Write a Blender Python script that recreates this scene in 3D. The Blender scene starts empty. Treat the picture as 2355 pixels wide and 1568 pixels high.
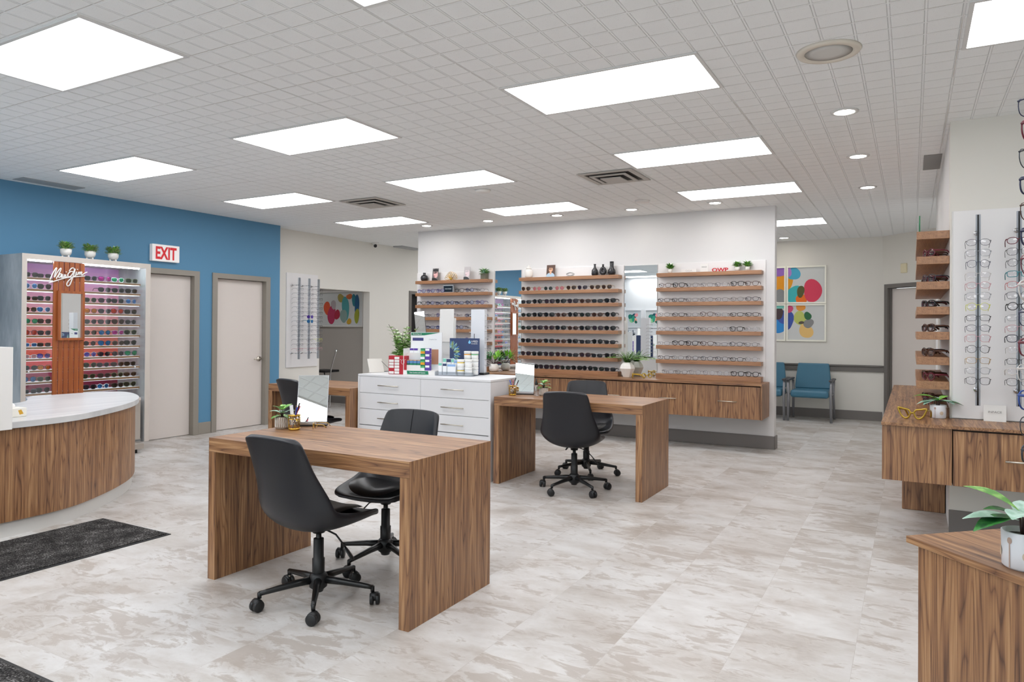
import bpy, bmesh, math, random
from mathutils import Vector, Matrix, Euler
random.seed(7)
S = bpy.context.scene
COL = S.collection
PI = math.pi
R = math.radians

# ------------------------------------------------------------------ camera
cam_d = bpy.data.cameras.new('camera')
cam = bpy.data.objects.new('camera', cam_d)
COL.objects.link(cam)
S.camera = cam
yaw, pit, rol = -.511858, .00772896, .00717228
f_ = Vector((math.sin(yaw)*math.cos(pit), math.cos(yaw)*math.cos(pit), math.sin(pit)))
r_ = Vector((math.cos(yaw), -math.sin(yaw), 0))
u_ = r_.cross(f_)
r2 = r_*math.cos(rol) + u_*math.sin(rol)
u2 = -r_*math.sin(rol) + u_*math.cos(rol)
M = Matrix((r2, u2, -f_)).transposed().to_4x4()
M.translation = (0, 0, 1.38)
cam.matrix_world = M
cam_d.sensor_width = 36
cam_d.sensor_fit = 'HORIZONTAL'
cam_d.lens = 1635.96/2355*36
cam_d.shift_y = -(784 - 742.235)/2355
cam_d.clip_start = .05
cam_d.clip_end = 60

# ------------------------------------------------------------------ world, exposure
W = bpy.data.worlds.new('world')
S.world = W
W.use_nodes = True
W.node_tree.nodes['Background'].inputs[0].default_value = (.93, .97, 1, 1)
W.node_tree.nodes['Background'].inputs[1].default_value = 1.7   # unseen daylight, added to brighten the room through the added front window
S.view_settings.view_transform = 'Standard'
S.view_settings.look = 'None'
S.view_settings.exposure = 0.23
S.view_settings.gamma = 1
PANEL_E = 7.6      # radiance of the ceiling light diffusers
DOWN_E = 45.0      # radiance of the small downlights
try:
    S.cycles.transparent_max_bounces = 24
    S.cycles.max_bounces = 10
    S.cycles.diffuse_bounces = 6
    S.cycles.caustics_refractive = False
except Exception:
    pass

# ------------------------------------------------------------------ materials
def lin(c):
    if isinstance(c, str):
        c = tuple(int(c[i:i+2], 16)/255 for i in (0, 2, 4))
    return tuple((x/12.92 if x <= .04045 else ((x+.055)/1.055)**2.4) for x in c) + (1,)
MATS = {}
def mat(name, col, rough=.5, metal=0, spec=.5, emit=0, **kw):
    if name in MATS: return MATS[name]
    m = bpy.data.materials.new(name); m.use_nodes = True
    b = m.node_tree.nodes['Principled BSDF']
    b.inputs['Base Color'].default_value = lin(col)
    b.inputs['Roughness'].default_value = rough
    b.inputs['Metallic'].default_value = metal
    b.inputs['Specular IOR Level'].default_value = spec
    if emit:
        b.inputs['Emission Color'].default_value = lin(col)
        b.inputs['Emission Strength'].default_value = emit
    if 'coat' in kw:
        b.inputs['Coat Weight'].default_value = kw['coat']
    MATS[name] = m
    return m
class NT:
    """small node helper"""
    def __init__(s, m): s.t = m.node_tree; s.b = s.t.nodes['Principled BSDF']
    def n(s, typ, **kw):
        x = s.t.nodes.new(typ)
        for k, v in kw.items():
            if k.startswith('i_'): x.inputs[k[2:]].default_value = v
            else: setattr(x, k, v)
        return x
    def l(s, a, b): s.t.links.new(a, b)
    def math(s, op, a, b=None, c=None):
        x = s.t.nodes.new('ShaderNodeMath'); x.operation = op
        for i, v in enumerate((a, b, c)):
            if v is None: continue
            if isinstance(v, (int, float)): x.inputs[i].default_value = v
            else: s.l(v, x.inputs[i])
        return x.outputs[0]
    def ramp(s, fac, stops):
        x = s.t.nodes.new('ShaderNodeValToRGB')
        e = x.color_ramp.elements
        while len(e) < len(stops): e.new(.5)
        for el, (p, c) in zip(e, stops): el.position = p; el.color = lin(c)
        s.l(fac, x.inputs[0]); return x.outputs[0]
    def mix(s, fac, a, b, mode='MIX'):
        x = s.t.nodes.new('ShaderNodeMix'); x.data_type = 'RGBA'; x.blend_type = mode
        for i, v in ((0, fac), (6, a), (7, b)):
            if isinstance(v, (int, float)): x.inputs[i].default_value = v
            elif isinstance(v, (tuple, str)): x.inputs[i].default_value = lin(v) if isinstance(v, str) else v
            else: s.l(v, x.inputs[i])
        return x.outputs[2]

def wood(name, grain, stops, rough=.42, ring=16., rot=0.):
    """walnut laminate, grain along the given local axis"""
    m = mat(name, '8a5f42', rough, spec=.75); h = NT(m)
    co = h.n('ShaderNodeTexCoord').outputs['Object']
    def mapped(across, along, off=0.):
        mp = h.n('ShaderNodeMapping')
        s = [across]*3; s['xyz'.index(grain)] = along
        src = co
        if rot:
            m0 = h.n('ShaderNodeMapping'); m0.inputs['Rotation'].default_value = (0, 0, rot); h.l(co, m0.inputs[0]); src = m0.outputs[0]
        mp.inputs['Scale'].default_value = s
        mp.inputs['Location'].default_value = (off, off*.7, off*1.3)
        h.l(src, mp.inputs[0]); return mp.outputs[0]
    def noise(v, detail=3, rough_=.5):
        x = h.n('ShaderNodeTexNoise'); x.inputs['Scale'].default_value = 1
        x.inputs['Detail'].default_value = detail; x.inputs['Roughness'].default_value = rough_
        h.l(v, x.inputs['Vector']); return x.outputs[0]
    n1 = noise(mapped(9.5, .7), 2, .5)
    ring_ = h.math('SINE', h.math('MULTIPLY', n1, ring*PI))
    ring_ = h.math('POWER', h.math('ABSOLUTE', ring_), .4)
    n2 = noise(mapped(210, 4.0, 3), 3, .6)
    n3 = noise(mapped(42, 1.1, 7), 4, .6)
    v = h.math('MULTIPLY_ADD', ring_, .20, h.math('MULTIPLY_ADD', n2, .42, h.math('MULTIPLY', n3, .58)))
    c = h.ramp(h.math('SUBTRACT', v, .2), stops)
    h.l(c, h.b.inputs['Base Color'])
    bp = h.n('ShaderNodeBump'); bp.inputs['Strength'].default_value = .04; bp.inputs['Distance'].default_value = .002
    h.l(n2, bp.inputs['Height']); h.l(bp.outputs[0], h.b.inputs['Normal'])
    return m
WST = [(.28, '51321e'), (.41, '7d5537'), (.52, '9b714b'), (.70, 'c39a70')]
wood_v = wood('walnut laminate upright grain', 'z', WST)
wood_x = wood('walnut laminate lengthwise grain', 'x', WST)
wood_y = wood('walnut laminate depth grain', 'y', WST)
WSH = [(.26, '714a2f'), (.4, '946846'), (.54, 'a37550'), (.75, 'b98c66')]
wood_top_lit = wood('walnut with painted sheen', 'x', [(.26, '6b5040'), (.40, '84654f'), (.52, '987860'), (.72, 'b3947a')], rough=.34)  # walnut made paler and greyer, overhead light and sheen put into its colour
wood_shelf = wood('walnut shelf grain', 'x', WSH)
wood_shelf_y = wood('walnut shelf depth grain', 'y', WSH)
wood_top45 = wood('walnut top diagonal', 'x', WST, rot=R(47))
SL = [(.1, '6e3413'), (.4, '8f4a1e'), (.6, 'a85c2a'), (.9, 'bd7440')]
wood_slat = wood('red cedar slat', 'z', SL, rough=.35, ring=8)

def floor_mat():
    m = mat('printed vinyl plank', 'c8c2ba', .36); h = NT(m)
    co = h.n('ShaderNodeTexCoord').outputs['Object']
    sx = h.n('ShaderNodeSeparateXYZ'); h.l(co, sx.inputs[0])
    cx = h.n('ShaderNodeCombineXYZ')
    h.l(h.math('ADD', sx.outputs[1], 60.545), cx.inputs[0]); h.l(h.math('ADD', sx.outputs[0], 30.57), cx.inputs[1])
    br = h.n('ShaderNodeTexBrick'); h.l(cx.outputs[0], br.inputs['Vector'])
    br.offset = .5; br.offset_frequency = 2; br.squash = 1
    for k, v in (('Scale', 1), ('Mortar Size', .0012), ('Mortar Smooth', .4), ('Bias', 0), ('Brick Width', .915), ('Row Height', .46)):
        br.inputs[k].default_value = v
    br.inputs['Color1'].default_value = (0, 0, 0, 1); br.inputs['Color2'].default_value = (1, 1, 1, 1); br.inputs['Mortar'].default_value = (.5, .5, .5, 1)
    rid = h.n('ShaderNodeRGBToBW'); h.l(br.outputs['Color'], rid.inputs[0])
    seed = h.math('MULTIPLY', rid.outputs[0], 37.)
    def noise(sx_, sy_, detail, dist=0., sc=1, off=0., rough_=.6):
        mp = h.n('ShaderNodeMapping'); mp.inputs['Scale'].default_value = (sx_, sy_, 1)
        h.l(co, mp.inputs[0])
        x = h.n('ShaderNodeTexNoise'); x.noise_dimensions = '4D'
        x.inputs['Scale'].default_value = sc; x.inputs['Detail'].default_value = detail
        x.inputs['Roughness'].default_value = rough_; x.inputs['Distortion'].default_value = dist
        h.l(mp.outputs[0], x.inputs['Vector']); h.l(h.math('ADD', seed, off), x.inputs['W']); return x.outputs[0]
    a = noise(2.0, 3.4, 5, .5, 1, 0, .62)
    b = noise(5.5, 13, 6, .9, 1, 5, .68)
    c = noise(1.2, 1.6, 3, .2, 1, 9)
    base = h.ramp(h.math('MULTIPLY_ADD', a, .72, h.math('MULTIPLY', b, .28)), [(.34, 'a19890'), (.44, 'b9b3ad'), (.54, 'c8c5c2'), (.68, 'd6d5d3')])
    brn = h.ramp(h.math('MULTIPLY_ADD', b, .62, h.math('MULTIPLY', c, .38)), [(.515, '000000'), (.56, 'ffffff')])
    col = h.mix(h.math('MULTIPLY', brn, .62), base, '9a8d81')
    tone = h.math('MULTIPLY_ADD', rid.outputs[0], .07, .955)
    col = h.mix(1.0, col, tone, 'MULTIPLY')
    col = h.mix(h.math('MULTIPLY', br.outputs['Fac'], .25), col, '8f877f')
    h.l(col, h.b.inputs['Base Color'])
    h.l(h.math('MULTIPLY_ADD', b, .18, .30), h.b.inputs['Roughness'])
    return m
FLOOR = floor_mat()

def ceil_mat():
    m = mat('acoustic ceiling tile', 'dcdad7', .9, spec=.2); h = NT(m)
    co = h.n('ShaderNodeTexCoord').outputs['Object']
    sp = h.n('ShaderNodeSeparateXYZ'); h.l(co, sp.inputs[0])
    def groove(o, pitch, off, half, soft):
        t = h.math('FRACT', h.math('DIVIDE', h.math('ADD', o, off), pitch))
        d = h.math('MULTIPLY', h.math('SUBTRACT', .5, h.math('ABSOLUTE', h.math('SUBTRACT', t, .5))), pitch)  # distance to line
        x = h.n('ShaderNodeMapRange'); x.interpolation_type = 'SMOOTHSTEP'
        h.l(d, x.inputs[0]); x.inputs[1].default_value = half; x.inputs[2].default_value = half + soft
        x.inputs[3].default_value = 0; x.inputs[4].default_value = 1
        return x.outputs[0]
    gx = groove(sp.outputs[0], .149, 14.9 - .203, .0035, .005)
    gy = groove(sp.outputs[1], .1525, 15.25 - .036, .0035, .006)
    cell = h.math('MINIMUM', gx, gy)
    tx = groove(sp.outputs[0], 1.192, 11.92 - .203, .0012, .001)
    ty = groove(sp.outputs[1], .61, 6.1 - .028, .0012, .001)
    tl = h.math('MINIMUM', tx, ty)
    n = h.n('ShaderNodeTexNoise'); n.inputs['Scale'].default_value = 1.1; n.inputs['Detail'].default_value = 2; h.l(co, n.inputs['Vector'])
    msk = h.ramp(n.outputs[0], [(.46, '000000'), (.56, 'ffffff')])
    dirt = h.math('MULTIPLY', h.math('SUBTRACT', 1, tl), h.math('MULTIPLY_ADD', msk, .55, .10))
    vor = h.n('ShaderNodeTexNoise'); vor.inputs['Scale'].default_value = 160; vor.inputs['Detail'].default_value = 1; h.l(co, vor.inputs['Vector'])
    pin = h.ramp(vor.outputs[0], [(.70, '000000'), (.74, 'ffffff')])
    n2 = h.n('ShaderNodeTexNoise'); n2.inputs['Scale'].default_value = 4; h.l(co, n2.inputs['Vector'])
    c = h.mix(h.math('MULTIPLY', pin, .3), 'f0f2f3', 'b8b5b2')
    c = h.mix(dirt, c, 'a09284')
    h.l(c, h.b.inputs['Base Color'])
    bp = h.n('ShaderNodeBump'); bp.inputs['Strength'].default_value = .8; bp.inputs['Distance'].default_value = .007
    h.l(h.math('MULTIPLY_ADD', vor.outputs[0], .07, h.math('MULTIPLY', cell, 1)), bp.inputs['Height'])
    bp.invert = False
    h.l(bp.outputs[0], h.b.inputs['Normal'])
    return m
CEIL = ceil_mat()

def plaster(name, col, var=.03, rough=.6):
    m = mat(name, col, rough, spec=.3); h = NT(m)
    co = h.n('ShaderNodeTexCoord').outputs['Object']
    n = h.n('ShaderNodeTexNoise'); n.inputs['Scale'].default_value = 90; n.inputs['Detail'].default_value = 3; h.l(co, n.inputs['Vector'])
    bp = h.n('ShaderNodeBump'); bp.inputs['Strength'].default_value = .08; bp.inputs['Distance'].default_value = .002
    h.l(n.outputs[0], bp.inputs['Height']); h.l(bp.outputs[0], h.b.inputs['Normal'])
    return m
BLUE = plaster('blue wall paint', '5a8aab')
BEIGE = plaster('warm grey wall paint', 'dfdcd5')
WHITEW = plaster('white wall paint', 'dbdada')
GREYIN = plaster('grey inner room paint', 'b5afa8')
BASEB = mat('grey vinyl base', '787370', .5)
FRAMEG = mat('taupe door frame', '908a81', .45)
FRAMED = mat('dark grey door frame', '6e6a66', .45)
DOORM = mat('ivory door', 'd6cec8', .45)
BLACKD = mat('black opening', '100f0f', .8)
def concrete():
    m = mat('concrete laminate', 'a7a9aa', .5); h = NT(m)
    co = h.n('ShaderNodeTexCoord').outputs['Object']
    mp = h.n('ShaderNodeMapping'); mp.inputs['Scale'].default_value = (3, 3, 1); h.l(co, mp.inputs[0])
    n = h.n('ShaderNodeTexNoise'); n.inputs['Scale'].default_value = 1.4; n.inputs['Detail'].default_value = 5; n.inputs['Roughness'].default_value = .6; h.l(mp.outputs[0], n.inputs['Vector'])
    h.l(h.ramp(n.outputs[0], [(.35, '8d9193'), (.5, 'a5a8a9'), (.65, 'bdbfbe')]), h.b.inputs['Base Color'])
    return m
CONC = concrete()
def marble():
    m = mat('white quartz top', 'e6e6e6', .28); h = NT(m)
    co = h.n('ShaderNodeTexCoord').outputs['Object']
    mp = h.n('ShaderNodeMapping'); mp.inputs['Scale'].default_value = (9, .8, 2); mp.inputs['Rotation'].default_value = (0, 0, R(-55)); h.l(co, mp.inputs[0])
    n = h.n('ShaderNodeTexNoise'); n.inputs['Scale'].default_value = 1.2; n.inputs['Detail'].default_value = 4; h.l(mp.outputs[0], n.inputs['Vector'])
    h.l(h.ramp(n.outputs[0], [(.35, 'c2c3c4'), (.6, 'd4d4d4')]), h.b.inputs['Base Color'])
    return m
QUARTZ = marble()
WLAM = mat('white laminate', 'dcdcde', .38)
WPAN = mat('white panel', 'e4e2e2', .4)
GREYL = mat('pale grey metal kick', 'c9c7c3', .35)
TAUPE = mat('pale taupe edge', 'c5bdb5', .5)
NICK = mat('brushed nickel', 'c9c2b6', .28, 1)
CHROME = mat('chrome', 'd8d8da', .12, 1)
ALU = mat('anodised aluminium', 'b9bbc0', .35, .9)
DARKM = mat('dark rod core', '26262a', .3, .3)
BLKP = mat('black plastic', '17181a', .45)
BLKM = mat('black powder coated steel', '101112', .33)
SHELLM = mat('charcoal leatherette', '18191f', .40)
SHELLB = mat('black leatherette cushion', '0c0c0e', .33)
SEAM = mat('dark seam', '0c0c0e', .6)
WPLA = mat('white plastic', 'e6e4e1', .35)
RED = mat('red letters', 'e0202c', .5)
GOLD = mat('brass wire', 'd0a94a', .25, 1)
GOLDS = mat('gold painted resin', 'b79a3f', .35, .75)
WCER = mat('white ceramic', 'e9e5e0', .35)
BLKC = mat('black glazed ceramic', '26262a', .25)
SOIL = mat('potting soil', '2a211b', .95)
TERRA = mat('grey green stone pot', '6a685a', .7)
def leafm(name, a, b, rough=.4):
    m = mat(name, a, rough); h = NT(m)
    co = h.n('ShaderNodeTexCoord').outputs['Object']
    n = h.n('ShaderNodeTexNoise'); n.inputs['Scale'].default_value = 45; n.inputs['Detail'].default_value = 2; h.l(co, n.inputs['Vector'])
    h.l(h.ramp(n.outputs[0], [(.4, a), (.62, b)]), h.b.inputs['Base Color'])
    return m
LEAF1 = leafm('fresh green leaf', '5a9c34', '98cc66')
LEAF2 = leafm('deep green leaf', '1f5a2c', '3f8a3c')
LEAF3 = leafm('pale sage leaf', '7fa36c', 'c8dba6')
LEAF4 = leafm('silver green leaf', '8fb7a0', 'b5d2c4', .45)
LEAF5 = leafm('fern leaf', '7cc43a', 'b2e272')
LEAF6 = leafm('mixed grass leaf', '638a44', 'b9cd80')
STEM = mat('dark stem', '3a2420', .6)
MIRROR = mat('mirror glass', 'eff2f1', .0, 1)
def glass_mat(name, tint, gl=.12, rough=.03):
    m = bpy.data.materials.new(name); m.use_nodes = True; t = m.node_tree
    t.nodes.clear()
    o = t.nodes.new('ShaderNodeOutputMaterial'); mx = t.nodes.new('ShaderNodeMixShader')
    a = t.nodes.new('ShaderNodeBsdfTransparent'); b = t.nodes.new('ShaderNodeBsdfGlossy')
    a.inputs[0].default_value = lin(tint); b.inputs[0].default_value = (1, 1, 1, 1); b.inputs['Roughness'].default_value = rough
    mx.inputs[0].default_value = gl
    t.links.new(a.outputs[0], mx.inputs[1]); t.links.new(b.outputs[0], mx.inputs[2]); t.links.new(mx.outputs[0], o.inputs[0])
    MATS[name] = m; return m
CLEAR = glass_mat('clear demo lens', 'f6f6f8', .045)
PANE = glass_mat('clear glass', 'f4f8f8', .06)
ACRY = glass_mat('clear acrylic', 'e6eaee', .16)
AMBER = glass_mat('amber glass', 'eddc92', .14)
LEDM = mat('led strip', 'f4faff', .5, emit=26)
def graphic():
    m = mat('sunset backing graphic', 'd08080', .5); h = NT(m)
    sp = h.n('ShaderNodeSeparateXYZ'); g = h.n('ShaderNodeNewGeometry'); h.l(g.outputs['Position'], sp.inputs[0])
    z = h.n('ShaderNodeMapRange'); z.inputs[1].default_value = .6; z.inputs[2].default_value = 2.02; h.l(sp.outputs[2], z.inputs[0])
    # printed colour blocks: one band per shelf
    st = h.math('SNAP', z.outputs[0], .04)
    c = h.ramp(st, [(.0, '6a0e32'), (.10, '8a1a40'), (.20, 'a43450'), (.25, 'e8443c'), (.36, 'ee7058'), (.48, 'f09082'), (.62, 'f0a4a8'), (.78, 'e8a0c0'), (.99, 'bd86c4')])
    h.l(c, h.b.inputs['Base Color']); return m
GRAPH = graphic()
def carpet(name, a, b):
    m = mat(name, a, .95, spec=.1); h = NT(m)
    co = h.n('ShaderNodeTexCoord').outputs['Object']
    n = h.n('ShaderNodeTexNoise'); n.inputs['Scale'].default_value = 130; n.inputs['Detail'].default_value = 3; h.l(co, n.inputs['Vector'])
    n2 = h.n('ShaderNodeTexNoise'); n2.inputs['Scale'].default_value = 9; h.l(co, n2.inputs['Vector'])
    v = h.math('MULTIPLY_ADD', n2.outputs[0], .35, h.math('MULTIPLY', n.outputs[0], .75))
    h.l(h.ramp(v, [(.45, a), (.62, b), (.72, '8f8d8b')]), h.b.inputs['Base Color'])
    bp = h.n('ShaderNodeBump'); bp.inputs['Strength'].default_value = .9; bp.inputs['Distance'].default_value = .01
    h.l(n.outputs[0], bp.inputs['Height']); h.l(bp.outputs[0], h.b.inputs['Normal']); return m
CARPET = carpet('charcoal mat pile', '1d1c1c', '4e4c4b')
VINYLB = mat('teal blue vinyl', '3d7088', .42)
CHGREY = mat('grey chair frame', '8c8c90', .4, .4)
ARMG = mat('dark grey arm pad', '46464a', .5)

# ------------------------------------------------------------------ mesh helpers
class MB:
    def __init__(s): s.v = []; s.f = []; s.m = []; s.s = []
    def add(s, vs, fs, m=0, smooth=False, tf=None):
        o = len(s.v)
        for p in vs:
            p = Vector(p)
            if tf is not None: p = tf @ p
            s.v.append(p)
        for f in fs: s.f.append([i+o for i in f]); s.m.append(m); s.s.append(smooth)
        return s
    def box(s, x0, x1, y0, y1, z0, z1, m=0, tf=None):
        vs = [(x, y, z) for z in (z0, z1) for y in (y0, y1) for x in (x0, x1)]
        return s.add(vs, [(0, 2, 3, 1), (4, 5, 7, 6), (0, 1, 5, 4), (2, 6, 7, 3), (0, 4, 6, 2), (1, 3, 7, 5)], m, tf=tf)
    def prism(s, poly, z0, z1, m=0, tf=None, smooth=False):
        n = len(poly)
        a = sum(poly[i][0]*poly[(i+1) % n][1]-poly[(i+1) % n][0]*poly[i][1] for i in range(n))
        if a < 0: poly = poly[::-1]
        s.add([(x, y, z0) for x, y in poly] + [(x, y, z1) for x, y in poly], [list(range(n))[::-1], list(range(n, 2*n))], m, tf=tf)
        s.add([(x, y, z0) for x, y in poly] + [(x, y, z1) for x, y in poly], [(i, (i+1) % n, n+(i+1) % n, n+i) for i in range(n)], m, smooth, tf=tf)
        return s
    def lathe(s, prof, n=20, c=(0, 0, 0), m=0, tf=None, smooth=True):
        vs = []; fs = []
        for r, z in prof:
            for i in range(n):
                a = 2*PI*i/n; vs.append((c[0]+r*math.cos(a), c[1]+r*math.sin(a), c[2]+z))
        for k in range(len(prof)-1):
            for i in range(n):
                j = (i+1) % n; fs.append((k*n+i, k*n+j, (k+1)*n+j, (k+1)*n+i))
        if prof[0][0] > 1e-6: fs.append(list(range(n))[::-1])
        if prof[-1][0] > 1e-6: fs.append(list(range((len(prof)-1)*n, len(prof)*n)))
        return s.add(vs, fs, m, smooth, tf)
    def tube(s, pts, r, n=6, closed=False, m=0, tf=None, flat=1.):
        pts = [Vector(p) for p in pts]; k = len(pts)
        rs = r if isinstance(r, (list, tuple)) else [r]*k
        vs = []; fs = []; up = None
        for i in range(k):
            if closed: d = pts[(i+1) % k]-pts[i-1]
            else: d = pts[min(i+1, k-1)]-pts[max(i-1, 0)]
            d.normalize()
            if up is None:
                up = Vector((0, 0, 1)) if abs(d.z) < .9 else Vector((1, 0, 0))
            a = d.cross(up)
            if a.length < 1e-4: a = d.cross(Vector((0, 1, 0)))
            a.normalize(); b = a.cross(d).normalized()
            up = b
            for j in range(n):
                t = 2*PI*j/n + (PI/4 if n == 4 else 0)
                vs.append(pts[i]+(a*math.cos(t)+b*math.sin(t)*flat)*rs[i])
        for i in range(k if closed else k-1):
            for j in range(n):
                jj = (j+1) % n; ii = (i+1) % k
                fs.append((i*n+j, i*n+jj, ii*n+jj, ii*n+j))
        if not closed: fs += [list(range(n))[::-1], list(range((k-1)*n, k*n))]
        fs = [list(reversed(f)) for f in fs]
        return s.add(vs, fs, m, n > 4, tf)
    def cyl(s, p0, p1, r0, r1=None, n=16, m=0, tf=None):
        return s.tube([p0, p1], [r0, r0 if r1 is None else r1], n, m=m, tf=tf)
    def sphere(s, c, r, n=12, k=7, m=0, sc=(1, 1, 1), tf=None):
        prof = [(max(math.sin(PI*i/k), 0)*r, -math.cos(PI*i/k)*r) for i in range(k+1)]
        T = Matrix.Translation(c) @ Matrix.Diagonal((*sc, 1))
        if tf is not None: T = tf @ T
        prof[0] = (1e-5, -r); prof[-1] = (1e-5, r)
        return s.lathe(prof, n, m=m, tf=T)
    def leaf(s, base, d, L, w, droop=.3, fold=.15, n=5, m=0, tipw=0.0, peak=.45):
        """one curved leaf blade starting at base in direction d"""
        base = Vector(base); d = Vector(d).normalized()
        side = d.cross(Vector((0, 0, 1)))
        if side.length < .05: side = Vector((random.uniform(-1, 1), random.uniform(-1, 1), 0))
        side.normalize(); vs = []; p = base.copy(); dd = d.copy()
        for i in range(n+1):
            t = i/n
            wd = w*.5*(math.sin(PI*min(t/peak*.5, .5)) if t < peak else math.cos(PI*.5*(t-peak)/(1-peak)))
            wd = max(wd, w*.5*tipw, w*.03)
            nrm = side.cross(dd).normalized()
            vs += [p-side*wd+nrm*wd*fold*2, p, p+side*wd+nrm*wd*fold*2]
            dd = (dd+Vector((0, 0, -droop/n))).normalized(); p = p+dd*(L/n)
        fs = []
        for i in range(n):
            a = i*3; fs += [(a, a+1, a+4, a+3), (a+1, a+2, a+5, a+4)]
        return s.add(vs, fs, m, True)
    def build(s, name, mats, parent=None, loc=None, world=True, bevel=0, mods=(), seg=2):
        me = bpy.data.meshes.new(name)
        inv = None
        if parent is not None and world: inv = chain(parent).inverted()
        elif loc is not None: inv = Matrix.Translation(loc).inverted()
        vs = [(inv @ p) if inv is not None else p for p in s.v]
        me.from_pydata([tuple(p) for p in vs], [], s.f)
        if not isinstance(mats, (list, tuple)): mats = [mats]
        for m in mats: me.materials.append(m)
        me.polygons.foreach_set('material_index', s.m)
        me.polygons.foreach_set('use_smooth', s.s)
        me.update()
        if bevel:
            bm = bmesh.new(); bm.from_mesh(me)
            bmesh.ops.remove_doubles(bm, verts=bm.verts, dist=1e-5)
            es = [e for e in bm.edges if len(e.link_faces) == 2 and e.calc_face_angle(0) > R(35)]
            bmesh.ops.bevel(bm, geom=es, offset=bevel, segments=seg, affect='EDGES', profile=.5, clamp_overlap=True)
            bm.to_mesh(me); bm.free()
        o = bpy.data.objects.new(name, me); COL.objects.link(o)
        if parent is not None: o.parent = parent
        elif loc is not None: o.location = loc
        for kind, kw in mods:
            md = o.modifiers.new(kind.lower(), kind)
            for k, v in kw.items(): setattr(md, k, v)
        return o
def chain(o):
    m = o.matrix_basis.copy()
    while o.parent is not None:
        o = o.parent; m = o.matrix_basis @ m
    return m
def tag(o, label, cat, group=None, kind=None):
    o['label'] = label; o['category'] = cat
    if group: o['group'] = group
    if kind: o['kind'] = kind
    return o
def thing(name, label, cat, loc=(0, 0, 0), rotz=0, group=None):
    o = bpy.data.objects.new(name, None); COL.objects.link(o)
    o.empty_display_size = .1
    o.location = loc; o.rotation_euler = (0, 0, rotz)
    o.matrix_basis  # force
    return tag(o, label, cat, group)
def struct(name, mb, m, **kw):
    o = mb.build(name, m, **kw)
    if o.parent is None: o['kind'] = 'structure'
    return o
def copy_tree(o, parent=None):
    c = o.copy(); COL.objects.link(c)
    if parent is not None: c.parent = parent
    for ch in list(o.children): copy_tree(ch, c)
    return c
TXT = {}
def text_obj(name, s, size, m, parent, origin, right, up, extrude=.001, align='LEFT', bold=0, width=None, label=None):
    key = (s, size, m.name, align, extrude, bold, width)
    if key not in TXT:
        cu = bpy.data.curves.new('lettering', 'FONT'); cu.body = s; cu.size = size; cu.extrude = extrude
        cu.align_x = align; cu.offset = bold; cu.resolution_u = 3
        to = bpy.data.objects.new('tmp', cu); COL.objects.link(to)
        dg = bpy.context.evaluated_depsgraph_get()
        me = bpy.data.meshes.new_from_object(to.evaluated_get(dg))
        bpy.data.objects.remove(to)
        if width:
            xs = [v.co.x for v in me.vertices]; k = width/(max(xs)-min(xs)); x0 = min(xs) if align == 'LEFT' else 0
            for v in me.vertices: v.co.x = (v.co.x - x0)*k
        me.materials.clear(); me.materials.append(m); TXT[key] = me
    o = bpy.data.objects.new(name, TXT[key]); COL.objects.link(o)
    right = Vector(right).normalized(); up = Vector(up).normalized()
    Mw = Matrix((right, up, right.cross(up))).transposed().to_4x4(); Mw.translation = origin
    if parent is not None:
        o.parent = parent; Mw = chain(parent).inverted() @ Mw
    o.matrix_basis = Mw
    if label: o['label'] = label
    return o
ORD = ['first', 'second', 'third', 'fourth', 'fifth', 'sixth', 'seventh', 'eighth', 'ninth', 'tenth', 'eleventh', 'twelfth', 'thirteenth', 'fourteenth']
ZC = 2.83

# ================================================================== SETTING
struct('floor', MB().box(-13, 5, -2.2, 13, -.1, 0), FLOOR)
struct('ceiling', MB().box(-13, 5, -2.2, 13, ZC, ZC+.08), CEIL)
XL = -7.915
# blue wall with two door openings (door 1: Y 4.98-5.95, door 2: Y 6.155-7.09)
D1 = (5.03, 5.875); D2 = (6.20, 7.02); DZ = 2.02
w = MB()
for a, b in ((-2.0, D1[0]), (D1[1], D2[0]), (D2[1], 7.27)): w.box(XL-.2, XL, a, b, 0, ZC)
for d in (D1, D2): w.box(XL-.2, XL, d[0], d[1], DZ, ZC)
struct('wall_left', w, BLUE)
XB = -8.10
OP = (8.25, 9.43); OZ = 1.987; DD = (10.58, 11.4)
w = MB()
for a, b in ((7.27, OP[0]), (OP[1], DD[0]), (DD[1], 12.3)): w.box(XB-.14, XB, a, b, 0, ZC)
w.box(XB-.14, XB, OP[0], OP[1], OZ, ZC).box(XB-.14, XB, DD[0], DD[1], 2.0, ZC)
struct('wall_left_rear', w, BEIGE)
struct('wall_display', MB().box(-6.516, -1.385, 8.681, 8.815, 0, ZC), WHITEW)
struct('wall_rear', MB().box(-8.1, -.39, 12.284, 12.42, 0, ZC), BEIGE)
# 45 degree corner wall with a door
a45 = Matrix.Translation((-.39, 12.284, 0)) @ Matrix.Rotation(R(-45), 4, 'Z')
w = MB().box(0, .085, 0, .14, 0, ZC, tf=a45).box(.085, 1.02, 0, .14, 2.03, ZC, tf=a45).box(1.02, 3.2, 0, .14, 0, ZC, tf=a45)
struct('wall_rear_corner', w, BEIGE)
struct('wall_right', MB().box(.23, 5, 5.76, 5.9, 0, ZC), BEIGE)
struct('wall_right_side', MB().box(.23, .37, 5.9, 9.0, 0, ZC), WHITEW)
struct('wall_front', MB().box(-8.1, -5.4, -2.0, -1.86, 0, ZC).box(-5.4, 4.3, -2.0, -1.86, 0, .45).box(-5.4, 4.3, -2.0, -1.86, 2.62, ZC), WHITEW)
wd = struct('added_window_1', MB().box(-5.4, 4.3, -1.935, -1.925, .45, 2.62), PANE)  # unseen window, added to let in daylight and lift the dark ceiling
fr = MB()
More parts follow.
